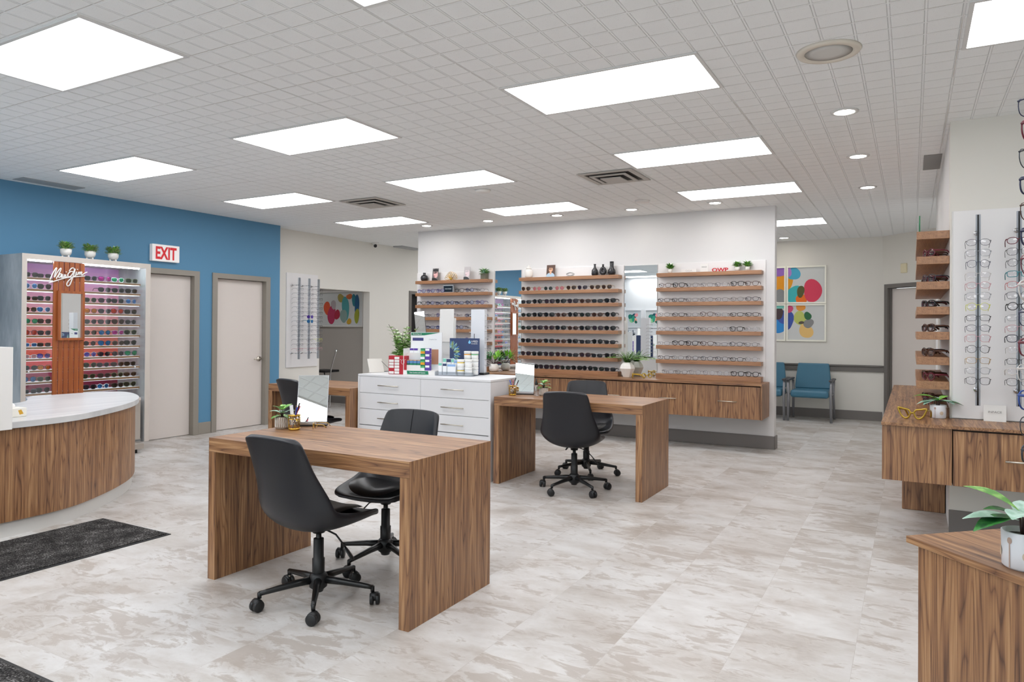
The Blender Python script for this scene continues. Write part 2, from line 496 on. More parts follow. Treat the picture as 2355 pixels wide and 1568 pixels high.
for x in (-5.4, -3.0, -.6, 1.8, 4.24): fr.box(x, x+.06, -1.96, -1.88, .45, 2.62)
for x in (-5.34, -2.94, -.54, 1.86): fr.box(x, x+2.34, -1.96, -1.88, .45, .51).box(x, x+2.34, -1.96, -1.88, 2.56, 2.62)
fr.build('added_window_frame', ALU, wd)
pl = bpy.data.lights.new('added_daylight_portal', 'AREA'); pl.shape = 'RECTANGLE'; pl.size = 9.7; pl.size_y = 2.17; pl.cycles.is_portal = True  # guides daylight through the added window
po = bpy.data.objects.new('added_daylight_portal', pl); COL.objects.link(po); po.location = (-.55, -2.05, 1.535); po.rotation_euler = (R(90), 0, 0)
struct('wall_right_far', MB().box(4.3, 4.44, -1.9, 5.8, 0, ZC), BEIGE)
struct('wall_inner_room', MB().box(-12.5, -8.24, 9.75, 9.88, 0, ZC), GREYIN)
struct('wall_inner_room_left', MB().box(-12.6, -12.5, 7.0, 9.9, 0, ZC).box(-12.6, -8.24, 6.9, 7.0, 0, ZC), GREYIN)

# baseboards
def basebd(name, x0, x1, y0, y1, m=BASEB, h=.15): struct(name, MB().box(x0, x1, y0, y1, 0, h), m, bevel=.004)
basebd('baseboard_left', XL, XL+.012, D1[1]+.07, D2[0]-.07, FRAMEG)
basebd('baseboard_display', -6.53, -1.373, 8.667, 8.681)
basebd('baseboard_display_end', -1.385, -1.371, 8.667, 8.829)
basebd('baseboard_rear', -8.1, -.39, 12.27, 12.284, h=.14)
basebd('baseboard_right', .225, 4.3, 5.746, 5.76, h=.155)
basebd('baseboard_left_rear', XB, XB+.012, 9.43, 10.5)
struct('baseboard_inner_room', MB().box(-12.4, -8.3, 9.738, 9.75, 0, .12), BASEB)
# chair rail
t = MB().box(-8.0, -.36, 12.235, 12.284, .825, .85).box(-8.0, -.36, 12.256, 12.284, .745, .825)
struct('trim_1', t, FRAMED, bevel=.004)

# doors on the blue wall
def door(n, d, frame_m, hdl):
    y0, y1 = d
    fr = MB()
    for a, b in ((y0-.065, y0+.01), (y1-.01, y1+.065)): fr.box(XL-.2, XL+.018, a, b, 0, DZ-.01)
    fr.box(XL-.2, XL+.018, y0-.065, y1+.065, DZ-.0099, DZ+.055)
    for a, b in ((y0+.01, y0+.035), (y1-.035, y1-.01)): fr.box(XL-.2, XL-.11, a, b, 0, DZ-.03)
    fr.box(XL-.2, XL-.11, y0, y1, DZ-.035, DZ)
    o = struct('door_%d' % n, MB().box(XL-.10, XL-.06, y0+.012, y1-.012, .008, DZ-.014), DOORM, loc=(XL-.08, (y0+y1)/2, 0), bevel=.002)
    fr.build('door_frame', frame_m, o)
    if hdl:
        hy = y1-.07; hz = .93
        h = MB().cyl((XL-.06, hy, hz), (XL-.045, hy, hz), .034, n=20).cyl((XL-.045, hy, hz), (XL-.005, hy, hz), .012)
        h.tube([(XL-.005, hy, hz), (XL-.002, hy-.02, hz), (XL-.002, hy-.12, hz)], .009, 8)
        h.build('door_handle', NICK, o)
    return o
door(1, D1, FRAMEG, False)
door(2, D2, FRAMEG, True)
# dark door at the far end of the left wall
o = struct('door_3', MB().box(XB-.13, XB-.10, DD[0], DD[1], 0, 2.0), BLACKD)
fr = MB()
for a, b in ((DD[0]-.06, DD[0]+.01), (DD[1]-.01, DD[1]+.06)): fr.box(XB-.14, XB+.015, a, b, 0, 1.9999)
fr.box(XB-.14, XB+.015, DD[0]-.06, DD[1]+.06, 2.0, 2.06).build('door_frame', FRAMED, o)
# angled corner door
o = struct('door_4', MB().box(.10, 1.0, .06, .10, .008, 2.02, tf=a45), DOORM)
fr = MB()
for a, b in ((.05, .115), (1.0, 1.06)): fr.box(a, b, -.018, .14, 0, 2.03, tf=a45)
fr.box(.05, 1.06, -.018, .14, 2.03, 2.09, tf=a45)
fr.box(.10, .13, .03, .14, 0, 2.03, tf=a45)
fr.build('door_frame', FRAMED, o)
# opening casing (plain plaster return already in the wall)

# ================================================================== CEILING FIXTURES
DIFF = mat('glowing white diffuser', 'fbfcff', .5, emit=PANEL_E)
LFR = mat('white light frame', 'd9d9d8', .5)
DNL = mat('glowing downlight lens', 'fff8ee', .5, emit=DOWN_E)
XS = [(-6.95, -5.80), (-4.56, -3.41), (-2.15, -1.0), (.24, 1.39)]
YS = [(-1.76, -1.21), (.07, .62), (1.90, 2.45), (3.71, 4.28), (5.53, 6.10), (7.36, 7.92)]  # first two rows lie out of view, added for lighting
SKIP = {(3, 5), (3, 4), (3, 0), (3, 1)}  # blue wall row keeps unseen near panels, added to brighten the left side
cn = ['row by the blue wall', 'second row from blue wall', 'third row from blue wall', 'rightmost row']
rn = ['added unseen nearest the front wall', 'added unseen above the entrance mats', 'above the reception end', 'above the near desk area', 'above the far desk area', 'nearest the display wall']
for i, (x0, x1) in enumerate(XS):
    for j, (y0, y1) in enumerate(YS):
        if (i, j) in SKIP: continue
        lb = 'ceiling light panel, %s, %s' % (cn[i], rn[j])
        t = thing('ceiling_light', lb, 'ceiling light', ((x0+x1)/2, (y0+y1)/2, ZC), 0, 'rectangular light panels in the ceiling')
        MB().box(x0, x1, y0, y1, ZC-.006, ZC-.001).build('diffuser', DIFF, t)
        fr = MB(); e = .02
        fr.box(x0-e, x0, y0-e, y1+e, ZC-.008, ZC).box(x1, x1+e, y0-e, y1+e, ZC-.008, ZC).box(x0, x1, y0-e, y0, ZC-.008, ZC).box(x0, x1, y1, y1+e, ZC-.008, ZC)
        fr.build('frame', LFR, t)
for x0, x1, y0, y1, lb in ((-2.15, -1.0, 9.86, 10.43, 'rectangular ceiling light panel in the waiting area past the display wall'), (-7.2, -6.05, 10.9, 11.5, 'rectangular ceiling light panel at the rear behind the display wall'), (-6.3, -5.15, 9.1, 9.66, 'unseen ceiling light panel added just behind the display wall'), (-4.56, -3.41, 9.86, 10.43, 'rectangular ceiling light panel in the middle behind the display wall'), (-11.2, -10.05, 8.1, 8.66, 'unseen ceiling light panel added inside the room beyond the left opening')):  # panels just behind the display wall and in the inner room are added light
    t = thing('ceiling_light', lb, 'ceiling light', ((x0+x1)/2, (y0+y1)/2, ZC), 0, 'rectangular light panels in the ceiling')
    MB().box(x0, x1, y0, y1, ZC-.006, ZC-.001).build('diffuser', DIFF, t)
    e = .02
    MB().box(x0-e, x0, y0-e, y1+e, ZC-.008, ZC).box(x1, x1+e, y0-e, y1+e, ZC-.008, ZC).box(x0, x1, y0-e, y0, ZC-.008, ZC).box(x0, x1, y1, y1+e, ZC-.008, ZC).build('frame', LFR, t)
dl = [(-.39, 5.17, 'first in the line beside the right wall'), (-.39, 6.54, 'second in the line beside the right wall'), (-.39, 8.0, 'third in the line beside the right wall'),
      (-1.75, 11.8, 'alone over the waiting chairs'), (-1.96, 8.2, 'at the right end of the row by the display wall'), (-2.96, 8.2, 'second from right by the display wall'),
      (-3.96, 8.2, 'third from right by the display wall'), (-4.99, 8.2, 'fourth from right by the display wall'), (-6.01, 8.2, 'at the left end of the row by the display wall')]
for x, y, lb in dl:
    t = thing('downlight', 'small round recessed ceiling downlight ' + lb, 'downlight', (x, y, ZC), 0, 'small round downlights')
    MB().lathe([(.062, -.004), (.062, -.001)], 24, (x, y, ZC)).build('lens', DNL, t)
    MB().lathe([(.062, -.002), (.064, -.007), (.085, -.005), (.087, 0)], 24, (x, y, ZC)).build('trim_ring', LFR, t)
# speaker
t = thing('ceiling_speaker', 'large round ceiling speaker with beige rim and white grille', 'speaker', (-.38, 4.01, ZC))
MB().lathe([(.115, -.006), (.120, -.014), (.150, -.012), (.158, 0)], 40, (-.38, 4.01, ZC)).build('rim', mat('cream rim', 'ddd5c8', .5), t)
MB().lathe([(.001, -.012), (.06, -.011), (.115, -.008)], 40, (-.38, 4.01, ZC)).build('grille', mat('speaker grille', 'cfcdc9', .7), t)
tag(MB().box(.085, .215, 6.76, 7.36, ZC-.006, ZC).build('return_air_grille', mat('dark grille', '8b8a88', .6), loc=(.15, 7.06, ZC)), 'grey square return air grille in the ceiling beside the right wall', 'vent')
VD = mat('vent shadow slot', '3c3a38', .7); VG = mat('vent fin metal', 'b7b3ae', .5)
for (x, y, lb) in ((-2.47, 6.36, 'square ceiling air diffuser with dark slots, near the right light row'), (-5.46, 6.40, 'square ceiling air diffuser with dark slots, between the left light rows')):
    t = thing('ceiling_vent', lb, 'vent', (x, y, ZC), 0, 'square air diffusers')
    MB().box(x-.26, x+.26, y-.26, y+.26, ZC-.003, ZC).build('backing', VD, t)
    fr = MB()
    for k, (a, b) in enumerate(((.27, .22), (.18, .145), (.10, .03))):
        z1 = ZC-.004-.012*k
        if b < .05: fr.box(x-a, x+a, y-a, y+a, z1-.008, z1); continue
        fr.box(x-a, x-b, y-a, y+a, z1-.008, z1).box(x+b, x+a, y-a, y+a, z1-.008, z1).box(x-b, x+b, y-a, y-b, z1-.008, z1).box(x-b, x+b, y+b, y+a, z1-.008, z1)
    fr.build('fins', VG, t)
tag(MB().box(-7.80, -7.60, 3.72, 4.32, ZC-.006, ZC).build('return_air_grille', mat('grey louvre', 'a5a7a8', .6), loc=(-7.7, 4.02, ZC)), 'long grey return air grille in the ceiling above the blue wall', 'vent')
tag(MB().box(-8.06, -7.86, 10.0, 10.6, ZC-.02, ZC).build('return_air_grille', MATS['grey louvre'], loc=(-7.96, 10.3, ZC)), 'grey air grille in the ceiling at the far rear corner', 'vent')
for x, y, lb in ((-2.65, 7.70, 'thin round white smoke detector near the display wall ceiling'), (-3.93, 6.35, 'faint round white ceiling sensor between the light panels')):
    t = thing('smoke_detector', lb, 'smoke detector', (x, y, ZC))
    MB().lathe([(.03, -.028), (.075, -.022), (.085, 0)], 24, (x, y, ZC)).build('body', WPLA, t)
t = thing('security_camera', 'small white dome security camera under the ceiling by the rear left wall', 'security camera', (-8.0, 9.45, ZC))
MB().lathe([(.05, -.025), (.06, 0)], 20, (-8.0, 9.45, ZC)).build('mount', WPLA, t)
MB().sphere((-8.0, 9.45, ZC-.055), .042).build('ball', WPLA, t)
MB().sphere((-7.975, 9.42, ZC-.062), .03).build('lens', BLKP, t)

# exit sign
t = thing('exit_sign', 'white lit exit sign with red letters on the blue wall', 'sign', (XL, 5.44, 2.25))
MB().box(XL, XL+.055, 5.262, 5.622, 2.155, 2.357).build('housing', mat('lit sign face', 'efeae8', .5, emit=.12), t, bevel=.004)
text_obj('lettering', 'EXIT', .205, RED, t, (XL+.057, 5.305, 2.185), (0, 1, 0), (0, 0, 1), .001, width=.275, bold=.006)

# ================================================================== DESKS
def desk(x0, x1, y0, y1, label, zt=.77, tk=.076, leg=.055, closed_right=True):
    t = thing('desk', label, 'desk', ((x0+x1)/2, (y0+y1)/2, 0), 0, 'walnut desks')
    MB().box(x0+.0012, x1-.0012, y0, y1, zt-tk, zt).build('desktop', wood_x, t, bevel=.0012)
    for a, b in ((x0, x0+leg), (x1-leg, x1)):
        o_ = x0 if a == x0 else x1-.001
        MB().box(a, b, y0, y1, 0, zt-tk-.0005).box(o_, o_+.001, y0, y1, zt-tk-.0005, zt).build('side_panel', wood_v, t)
    return t
desk(-3.358, -1.985, 2.594, 3.307, 'large walnut desk in the foreground with a tilted mirror on it')
desk(-3.245, -1.868, 5.458, 6.16, 'walnut desk in front of the long wall cabinet, beside the white drawer cabinet')
desk(-6.006, -4.862, 5.374, 6.09, 'walnut desk behind the reception end, left of the white drawer cabinet')

# ================================================================== OFFICE CHAIRS
def catm(pts, n=6):
    out = []; P = [Vector(p) for p in pts]; k = len(P)
    for i in range(k-1):
        p0 = P[max(i-1, 0)]; p1 = P[i]; p2 = P[i+1]; p3 = P[min(i+2, k-1)]
        for j in range(n):
            t = j/n
            out.append(.5*((2*p1)+(-p0+p2)*t+(2*p0-5*p1+4*p2-p3)*t*t+(-p0+3*p1-3*p2+p3)*t**3))
    out.append(P[-1]); return out
def make_chair():
    """local: seat faces +Y, origin on the floor under the column"""
    t = thing('office_chair', 'x', 'office chair')
    # profile: (y, z, half width, edge lift, edge forward)
    prof = [(.232, .408, .168, .006, 0), (.232, .428, .192, .012, 0), (.185, .428, .216, .034, 0), (.09, .410, .232, .062, 0), (-.03, .400, .240, .086, .01),
            (-.13, .412, .243, .096, .03), (-.195, .455, .243, .075, .065), (-.222, .53, .232, .035, .082), (-.240, .62, .212, .01, .070), (-.262, .71, .196, 0, .052),
            (-.285, .80, .188, 0, .035), (-.300, .852, .180, -.002, .024), (-.306, .872, .158, -.010, .016)]
    pr = catm([Vector((a, b, c)) for a, b, c, d, e in prof], 2); ex = catm([Vector((d, e, 0)) for a, b, c, d, e in prof], 2)
    n = 13; vs = []; fs = []
    for (y, z, hw), (lf, fw, _) in zip(pr, ex):
        for j in range(n):
            u = -1+2*j/(n-1); s = abs(u)**2.2
            vs.append((hw*math.sin(u*PI/2)*.5+hw*u*.5, y+fw*s, z+lf*s))
    m = len(pr)
    for i in range(m-1):
        for j in range(n-1):
            a = i*n+j; fs.append((a, a+1, a+n+1, a+n))
    fs = [tuple(reversed(f)) for f in fs]
    sh = MB().add(vs, fs, 0, True).build('seat_shell', SHELLM, t, world=False, mods=(('SOLIDIFY', dict(thickness=.030, offset=-1)), ('SUBSURF', dict(levels=1, render_levels=1))))
    # centre seam on the inner back
    mid = [(0, y+.0025, z+.001) for (y, z, hw) in pr[13:-1]]
    MB().tube(mid, .0016, 4).build('back_seam', SEAM, t, world=False)
    # seat cushion
    vs = []; fs = []; K = 28; rings = 5
    for k in range(rings+1):
        rr = 1-k/rings
        for i in range(K):
            a = 2*PI*i/K; cx = math.copysign(abs(math.cos(a))**.8, math.cos(a)); sy = math.copysign(abs(math.sin(a))**.8, math.sin(a))
            x = .188*cx*rr; y = .035+.172*sy*rr
            edge = math.sqrt(max(0, 1-rr**2.4))
            z = .436+.050*(x/.2)**2*1.2+.034*edge+(.012 if y > .1 else 0)*(1-edge)*0
            vs.append((x, y, z-.006*(k == 0)))
    for k in range(rings):
        for i in range(K):
            j = (i+1) % K; fs.append((k*K+i, k*K+j, (k+1)*K+j, (k+1)*K+i))
    MB().add(vs, fs, 0, True).build('seat_cushion', SHELLB, t, world=False, mods=(('SUBSURF', dict(levels=1, render_levels=1)),))
    MB().lathe([(.085, .392), (.08, .380), (.035, .365), (.03, .345)], 20).build('mounting_plate', BLKM, t, world=False)
    MB().lathe([(.0135, .24), (.0135, .372)], 16).build('gas_piston', BLKM, t, world=False)
    MB().lathe([(.030, .085), (.031, .215), (.026, .218), (.0255, .315), (.020, .318)], 20).build('column_sleeve', BLKP, t, world=False)
    MB().lathe([(.024, .05), (.028, .062), (.044, .075), (.046, .128), (.036, .142), (.03, .145)], 20).build('hub', BLKP, t, world=False)
    lv = MB().tube([(.03, 0, .37), (.10, .02, .345), (.155, .035, .285)], .0045, 6)
    L = lv.build('height_lever', BLKM, t, world=False)
    MB().tube([(.15, .034, .29), (.165, .038, .268), (.19, .045, .235), (.196, .047, .227)], [.007, .013, .014, .006], 8, flat=.5).build('lever_grip', BLKP, L)
    for k in range(5):
        a = R(72*k); c, s = math.cos(a), math.sin(a)
        q = lambda r, z, o=0: (r*c-o*s, r*s+o*c, z)
        lg = MB().tube([q(.02, .112), q(.12, .104), q(.25, .088), q(.285, .084)], [.021, .017, .0125, .0115], 10).tube([q(.283, .090), q(.283, .062)], .0105, 8)
        lo = lg.build('leg', BLKM, t, world=False)
        cs = MB().cyl(q(.283, .064), q(.283, .05), .0055, n=8, m=1)
        cc = Vector(q(.295, .028))
        ax = Vector((-s, c, 0)); ax.rotate(Euler((0, 0, R(25+40*k))))
        for sg in (-1, 1):
            cs.tube([cc+ax*sg*.004, cc+ax*sg*.006, cc+ax*sg*.022, cc+ax*sg*.025], [.020, .028, .028, .024], 18)
        cs.tube([cc-ax*.018+Vector((0, 0, .012)), cc+ax*.018+Vector((0, 0, .012))], .022, 12)
        cs.build('caster', [BLKP, NICK], lo)
    return t
chairA = make_chair()
def put_chair(o, x, y, rot, label, spin=0):
    o.location = (x, y, 0); o.rotation_euler = (0, 0, R(rot)); tag(o, label, 'office chair', 'black office chairs at the desks')
    if spin:
        for ch in o.children:
            if ch.name.startswith(('leg', 'hub')): ch.rotation_euler = (0, 0, R(spin))
# rot = heading-90
CH = [(-2.605, 2.662, -3, 'black office chair seen from behind at the front of the foreground desk', 238),
      (-2.69, 3.29, 186, 'black office chair tucked behind the foreground desk, facing the viewer', 49),
      (-2.51, 5.57, 9, 'black office chair seen from behind at the desk before the wall cabinet', 38),
      (-2.70, 6.27, 203, 'black office chair behind the desk before the wall cabinet, facing the viewer', 13),
      (-5.32, 5.33, -10, 'black office chair half hidden behind the tilted mirror of the foreground desk', 20),
      (-5.30, 6.30, 180, 'black office chair mostly hidden behind the white drawer cabinet', 0)]
for i, (x, y, rot, lb, sp) in enumerate(CH):
    o = chairA if i == 0 else copy_tree(chairA)
    put_chair(o, x, y, rot, lb)
    for ch in o.children:
        if ch.name.split('.')[0] in ('leg', 'hub'): ch.rotation_euler = (0, 0, R(sp-rot))

# ================================================================== WHITE DRAWER CABINET
CX0, CX1, CY0, CY1, CZ = -4.846, -3.292, 5.477, 6.19, .913
t = thing('drawer_cabinet', 'white six-drawer display cabinet with slim metal pulls between two desks', 'cabinet', ((CX0+CX1)/2, (CY0+CY1)/2, 0))
b = MB().box(CX0, CX0+.02, CY0, CY1, 0, CZ-.022).box(CX1-.02, CX1, CY0, CY1, 0, CZ-.022).box(CX0+.02, CX1-.02, CY0+.03, CY1, .0, CZ-.022)
b.box(CX0+.02, CX1-.02, CY0+.004, CY0+.03, .0, .24)
b.build('body', WLAM, t)
MB().box(CX0, CX1, CY0, CY1, CZ-.02, CZ).build('top', WLAM, t, bevel=.0015)
zs = [.893, .728, .570, .411, .245]
xm = -4.072
for r in range(4):
    for a, b_, hx in ((CX0+.022, xm-.0015, -4.45), (xm+.0015, CX1-.022, -3.695)):
        if r == 3:
            continue
        d = MB().box(a, b_, CY0+.004, CY0+.028, zs[r+1]+.002, zs[r]-.002).build('drawer', WLAM, t, bevel=.001)
        hz = zs[r]-.084
        MB().tube([(hx-.125, CY0-.022, hz), (hx+.125, CY0-.022, hz)], .0052, 6).cyl((hx-.10, CY0+.004, hz), (hx-.10, CY0-.022, hz), .004).cyl((hx+.10, CY0+.004, hz), (hx+.10, CY0-.022, hz), .004).build('pull', NICK, d)
# bottom plinth drawers below (partly hidden)
for a, b_ in ((CX0+.022, xm-.0015), (xm+.0015, CX1-.022)):
    MB().box(a, b_, CY0+.001, CY0+.0038, .08, .405).build('plinth_panel', WLAM, t)

# ================================================================== WALL DISPLAY UNITS
SZ = [2.073, 1.893, 1.716, 1.537, 1.362, 1.187, 1.011, .838]
YF, YW = 8.53, 8.661
UN = {'left': (-6.45, -5.185), 'middle': (-4.69, -3.248), 'right': (-2.752, -1.507)}
for nm, (x0, x1) in UN.items():
    px0 = x0-.02 if nm != 'left' else -6.514
    tag(MB().box(px0, x1+.025, 8.661, 8.681, .778, 2.20).build('wall_panel', WPAN, loc=((x0+x1)/2, 8.67, .778), bevel=.002), 'white backing panel behind the %s group of wooden wall shelves' % nm, 'panel', 'backing panels on the display wall')
    for k, z in enumerate(SZ):
        lb = '%s wooden display shelf of the %s wall unit' % (['top', 'second', 'third', 'fourth', 'fifth', 'sixth', 'seventh', 'lowest'][k], nm)
        zb = z-.045 if k < 7 else .7785
        tag(MB().box(x0, x1, YF, 8.6605, zb, z).build('display_shelf', wood_shelf, loc=((x0+x1)/2, YF, z-.045), bevel=.0015), lb+(' resting on the cabinet' if k == 7 else ' for eyewear'), 'shelf', 'wooden shelves on the display wall')
for nm, (x0, x1), lb in (('a', (-5.145, -4.722), 'tall wall mirror between the left and middle shelf units'), ('b', (-3.215, -2.782), 'tall wall mirror between the middle and right shelf units')):
    t = thing('wall_mirror', lb, 'mirror', ((x0+x1)/2, 8.67, .78))
    MB().box(x0, x1, 8.668, 8.681, .779, 2.193).build('backing', WPAN, t)
    MB().box(x0+.002, x1-.002, 8.664, 8.6678, .781, 2.191).build('glass', MIRROR, t)

# long wall-hung cabinet
t = thing('wall_cabinet', 'long wall-hung walnut cabinet with drawers under the display shelves', 'cabinet', (-3.9, 8.45, .38))
X0, X1 = -6.40, -1.44
MB().box(X0, X1, 8.20, 8.681, .757, .778).build('countertop', wood_x, t, bevel=.001)
MB().box(X0+.004, X1-.018, 8.245, 8.681, .384, .745).build('carcass', mat('cabinet gap shadow', '3a2a20', .6), t)
MB().box(X1-.018, X1, 8.222, 8.681, .38, .757).build('end_panel', wood_v, t, bevel=.001)
dx = (X0, -5.67, -4.97, -4.265, -3.555, -2.853, -2.152, X1-.020)
for a, b_ in zip(dx[:-1], dx[1:]):
    d = MB().box(a+.0015, b_-.0015, 8.222, 8.242, .382, .745).build('drawer', wood_v, t, bevel=.001)
    hx = (a+b_)/2-.008 if b_ > -1.6 else (a+b_)/2
    MB().tube([(hx-.105, 8.196, .573), (hx+.105, 8.196, .573)], .007, 6, flat=.8).cyl((hx-.08, 8.222, .573), (hx-.08, 8.197, .573), .004).cyl((hx+.08, 8.222, .573), (hx+.08, 8.197, .573), .004).build('pull', NICK, d)

# ================================================================== RECEPTION COUNTER
out = [(-5.075, .7), (-5.075, 1.6), (-5.075, 2.35), (-5.085, 2.66), (-5.13, 2.87), (-5.235, 3.08), (-5.44, 3.385), (-5.675, 3.655), (-5.945, 3.87), (-6.22, 4.02), (-6.46, 4.10), (-6.63, 4.085), (-6.72, 3.98), (-6.755, 3.8), (-6.775, 3.42)]
oc = [(p.x, p.y) for p in catm([(x, y, 0) for x, y in out], 5)]
inn = [(-6.70, 3.32), (-6.51, 3.24), (-6.33, 3.10), (-6.22, 2.8), (-6.1, 2.3), (-6.0, 1.6), (-5.95, .7)]
ic = [(p.x, p.y) for p in catm([(x, y, 0) for x, y in inn], 3)]
def inset(poly, d):
    n = len(poly); o = []
    for i in range(n):
        p0 = Vector(poly[i-1]); p1 = Vector(poly[i]); p2 = Vector(poly[(i+1) % n])
        e = (p2-p0); e.normalize(); o.append((p1.x-e.y*d, p1.y+e.x*d))
    return o
full = oc+ic
ar = sum(full[i][0]*full[(i+1) % len(full)][1]-full[(i+1) % len(full)][0]*full[i][1] for i in range(len(full)))
sg = 1 if ar > 0 else -1
t = thing('reception_counter', 'curved walnut reception counter with pale stone top and grey kick base', 'counter', (-5.8, 2.4, 0))
MB().prism(full, .708, .750).build('countertop', QUARTZ, t, bevel=.002)
body = inset(full, .028*sg)
MB().prism(body, .102, .7078, smooth=False).build('front_panel', wood_v, t)
MB().prism(inset(full, .05*sg), 0, .102).build('kick_base', GREYL, t)
t = thing('privacy_screen', 'white raised box panel on the left end of the reception counter', 'privacy screen', (-5.2, 1.9, .75))
MB().box(-5.34, -5.06, 1.0, 2.424, .7502, 1.236).build('body', WPLA, t, bevel=.004)
MB().box(-5.0595, -5.045, 1.0, 2.424, .706, 1.236).build('face_panel', WPLA, t, bevel=.002)
t = thing('card_terminal', 'white card terminal standing on the white counter screen at the left edge', 'card terminal', (-5.22, 2.33, 1.236))
MB().box(-5.27, -5.19, 2.22, 2.375, 1.236, 1.252).build('base', WPLA, t, bevel=.004)
MB().box(-5.25, -5.235, 2.22, 2.372, 1.252, 1.40).build('screen', WPLA, t, bevel=.006)
t = thing('tissue_box', 'white patterned tissue box on the reception counter', 'tissue box', (-5.37, 2.55, .75))
MB().box(-5.43, -5.32, 2.46, 2.645, .7505, .81).build('carton', mat('patterned carton', 'ece9df', .5), t, bevel=.002)
MB().sphere((-5.375, 2.54, .822), .05, 14, 8, sc=(.7, 1.15, .62)).sphere((-5.372, 2.49, .838), .03, 12, 7, sc=(.6, 1.2, .8)).build('tissue', mat('tissue paper', 'f2f2f0', .8), t)
MB().add([(-5.3198, 2.60, .765), (-5.3198, 2.625, .77), (-5.3198, 2.61, .80), (-5.3198, 2.59, .795)], [(0, 1, 2, 3)]).build('print_motif', mat('ochre print', 'd2a02c', .6), t)

# floor mats
def fmat(poly, label, border=.02):
    t = thing('floor_mat', label, 'mat', (sum(p[0] for p in poly)/4, sum(p[1] for p in poly)/4, 0), 0, 'charcoal entrance mats')
    MB().prism(poly, 0, .005).build('rubber_edge', BLKP, t, bevel=.002)
    cx = sum(p[0] for p in poly)/4; cy = sum(p[1] for p in poly)/4
    MB().prism([(x-math.copysign(border, x-cx), y-math.copysign(border, y-cy)) for x, y in poly], .005, .010).build('pile', CARPET, t)
fmat([(-5.03, 1.0), (-4.268, 1.0), (-4.268, 3.014), (-5.03, 3.014)], 'charcoal carpet mat on the floor along the reception counter')
fmat([(-4.6, -.2), (-2.68, -.2), (-2.68, 1.542), (-4.6, 1.542)], 'charcoal carpet mat at the lower left corner of the picture')

# ================================================================== SUNGLASS DISPLAY CASE
KX = -7.40; KB = XL+.002
KY0, KY1, KZ1 = 3.62, 4.935, 2.066
t = thing('display_case', 'tall grey sunglass display case with sunset-coloured back against the blue wall', 'display case', (-7.65, 4.28, .0))
c = MB().box(KB, KX, KY0, KY0+.045, .10, KZ1).box(KB, KX, KY1-.055, KY1, .10, KZ1).box(KB, KX, KY0+.045, KY1-.055, KZ1-.052, KZ1)
c.box(KB, KX-.06, KY0+.045, KY1-.055, .10, .13)
c.build('case_shell', CONC, t)
e = MB().box(KX, KX+.004, KY0, KY0+.045, .10, KZ1).box(KX, KX+.004, KY1-.055, KY1, .10, KZ1).box(KX, KX+.004, KY0+.045, KY1-.055, KZ1-.052, KZ1)
e.build('edge_band', TAUPE, t)
MB().box(KB, KB+.012, KY0+.045, KY1-.055, .60, KZ1-.052).build('back_graphic', GRAPH, t)
MB().box(KX-.045, KX-.025, KY0+.05, 3.905, KZ1-.066, KZ1-.054).box(KX-.045, KX-.025, 4.215, KY1-.115, KZ1-.066, KZ1-.054).build('led_strip', LEDM, t)
MB().box(KX-.26, KX+.06, KY0+.046, 4.80, .567, .597).build('ledge', TAUPE, t, bevel=.002)
MB().box(KB, KX-.0, KY0+.046, KY1-.10, .13, .566).build('base_cabinet', mat('taupe laminate', 'aaa299', .5), t)
MB().box(KX-.3, KX+.12, KY0+.046, 4.80, .045, .10).build('base_platform', mat('taupe platform', 'a59c93', .5), t)
for y in (KY0+.1, 4.74): MB().cyl((KX+.06, y, 0), (KX+.06, y, .045), .02, n=12).cyl((KX-.2, y, 0), (KX-.2, y, .045), .02, n=12).build('foot', BLKP, t)
KSZ = [1.843, 1.731, 1.618, 1.505, 1.393, 1.279, 1.166, 1.052, .939, .826, .714]
for z in KSZ:
    o = MB().box(KX-.165, KX-.012, KY0+.046, 4.828, z-.022, z-.003).build('shelf', wood_shelf_y, t, bevel=.001)
    MB().box(KX-.15, KX-.03, KY0+.048, 4.826, z-.0255, z-.0222).build('shelf_light', mat('shelf light diffuser', 'f2f6ff', .5, emit=1.6), o)
    MB().box(KX-.16, KX-.022, KY0+.048, 4.826, z-.003, z).build('shelf_liner', mat('white shelf liner', 'f0f2f4', .35), o)
# slatted column with mirror
colm = MB()
for k in range(6):
    y0 = 3.908+k*.0515
    MB().box(KX-.01, KX+.006, y0, y0+.043, .62, KZ1-.056).build('slat', wood_slat, t, bevel=.001)
mf = MB()
ya, yb, za, zb = 3.938, 4.20, 1.228, 1.722
mf.box(KX+.007, KX+.032, ya, ya+.028, za, zb).box(KX+.007, KX+.032, yb-.022, yb, za, zb).box(KX+.007, KX+.032, ya+.028, yb-.022, za, za+.024).box(KX+.007, KX+.032, ya+.028, yb-.022, zb-.024, zb)
o = mf.build('mirror_frame', wood_slat, t)
MB().box(KX+.008, KX+.014, ya+.028, yb-.022, za+.024, zb-.024).build('mirror', MIRROR, o)
# glazing with small locks
for y0, y1 in ((KY0+.047, 3.906), (4.218, KY1-.057)):
    o = MB().box(KX-.006, KX-.002, y0, y1, .60, KZ1-.07).build('glass_pane', PANE, t)
    ly = y0+.022 if y0 < 4 else y1-.115
    MB().cyl((KX-.002, ly, .928), (KX+.010, ly, .928), .009, n=12).build('lock', CHROME, o)
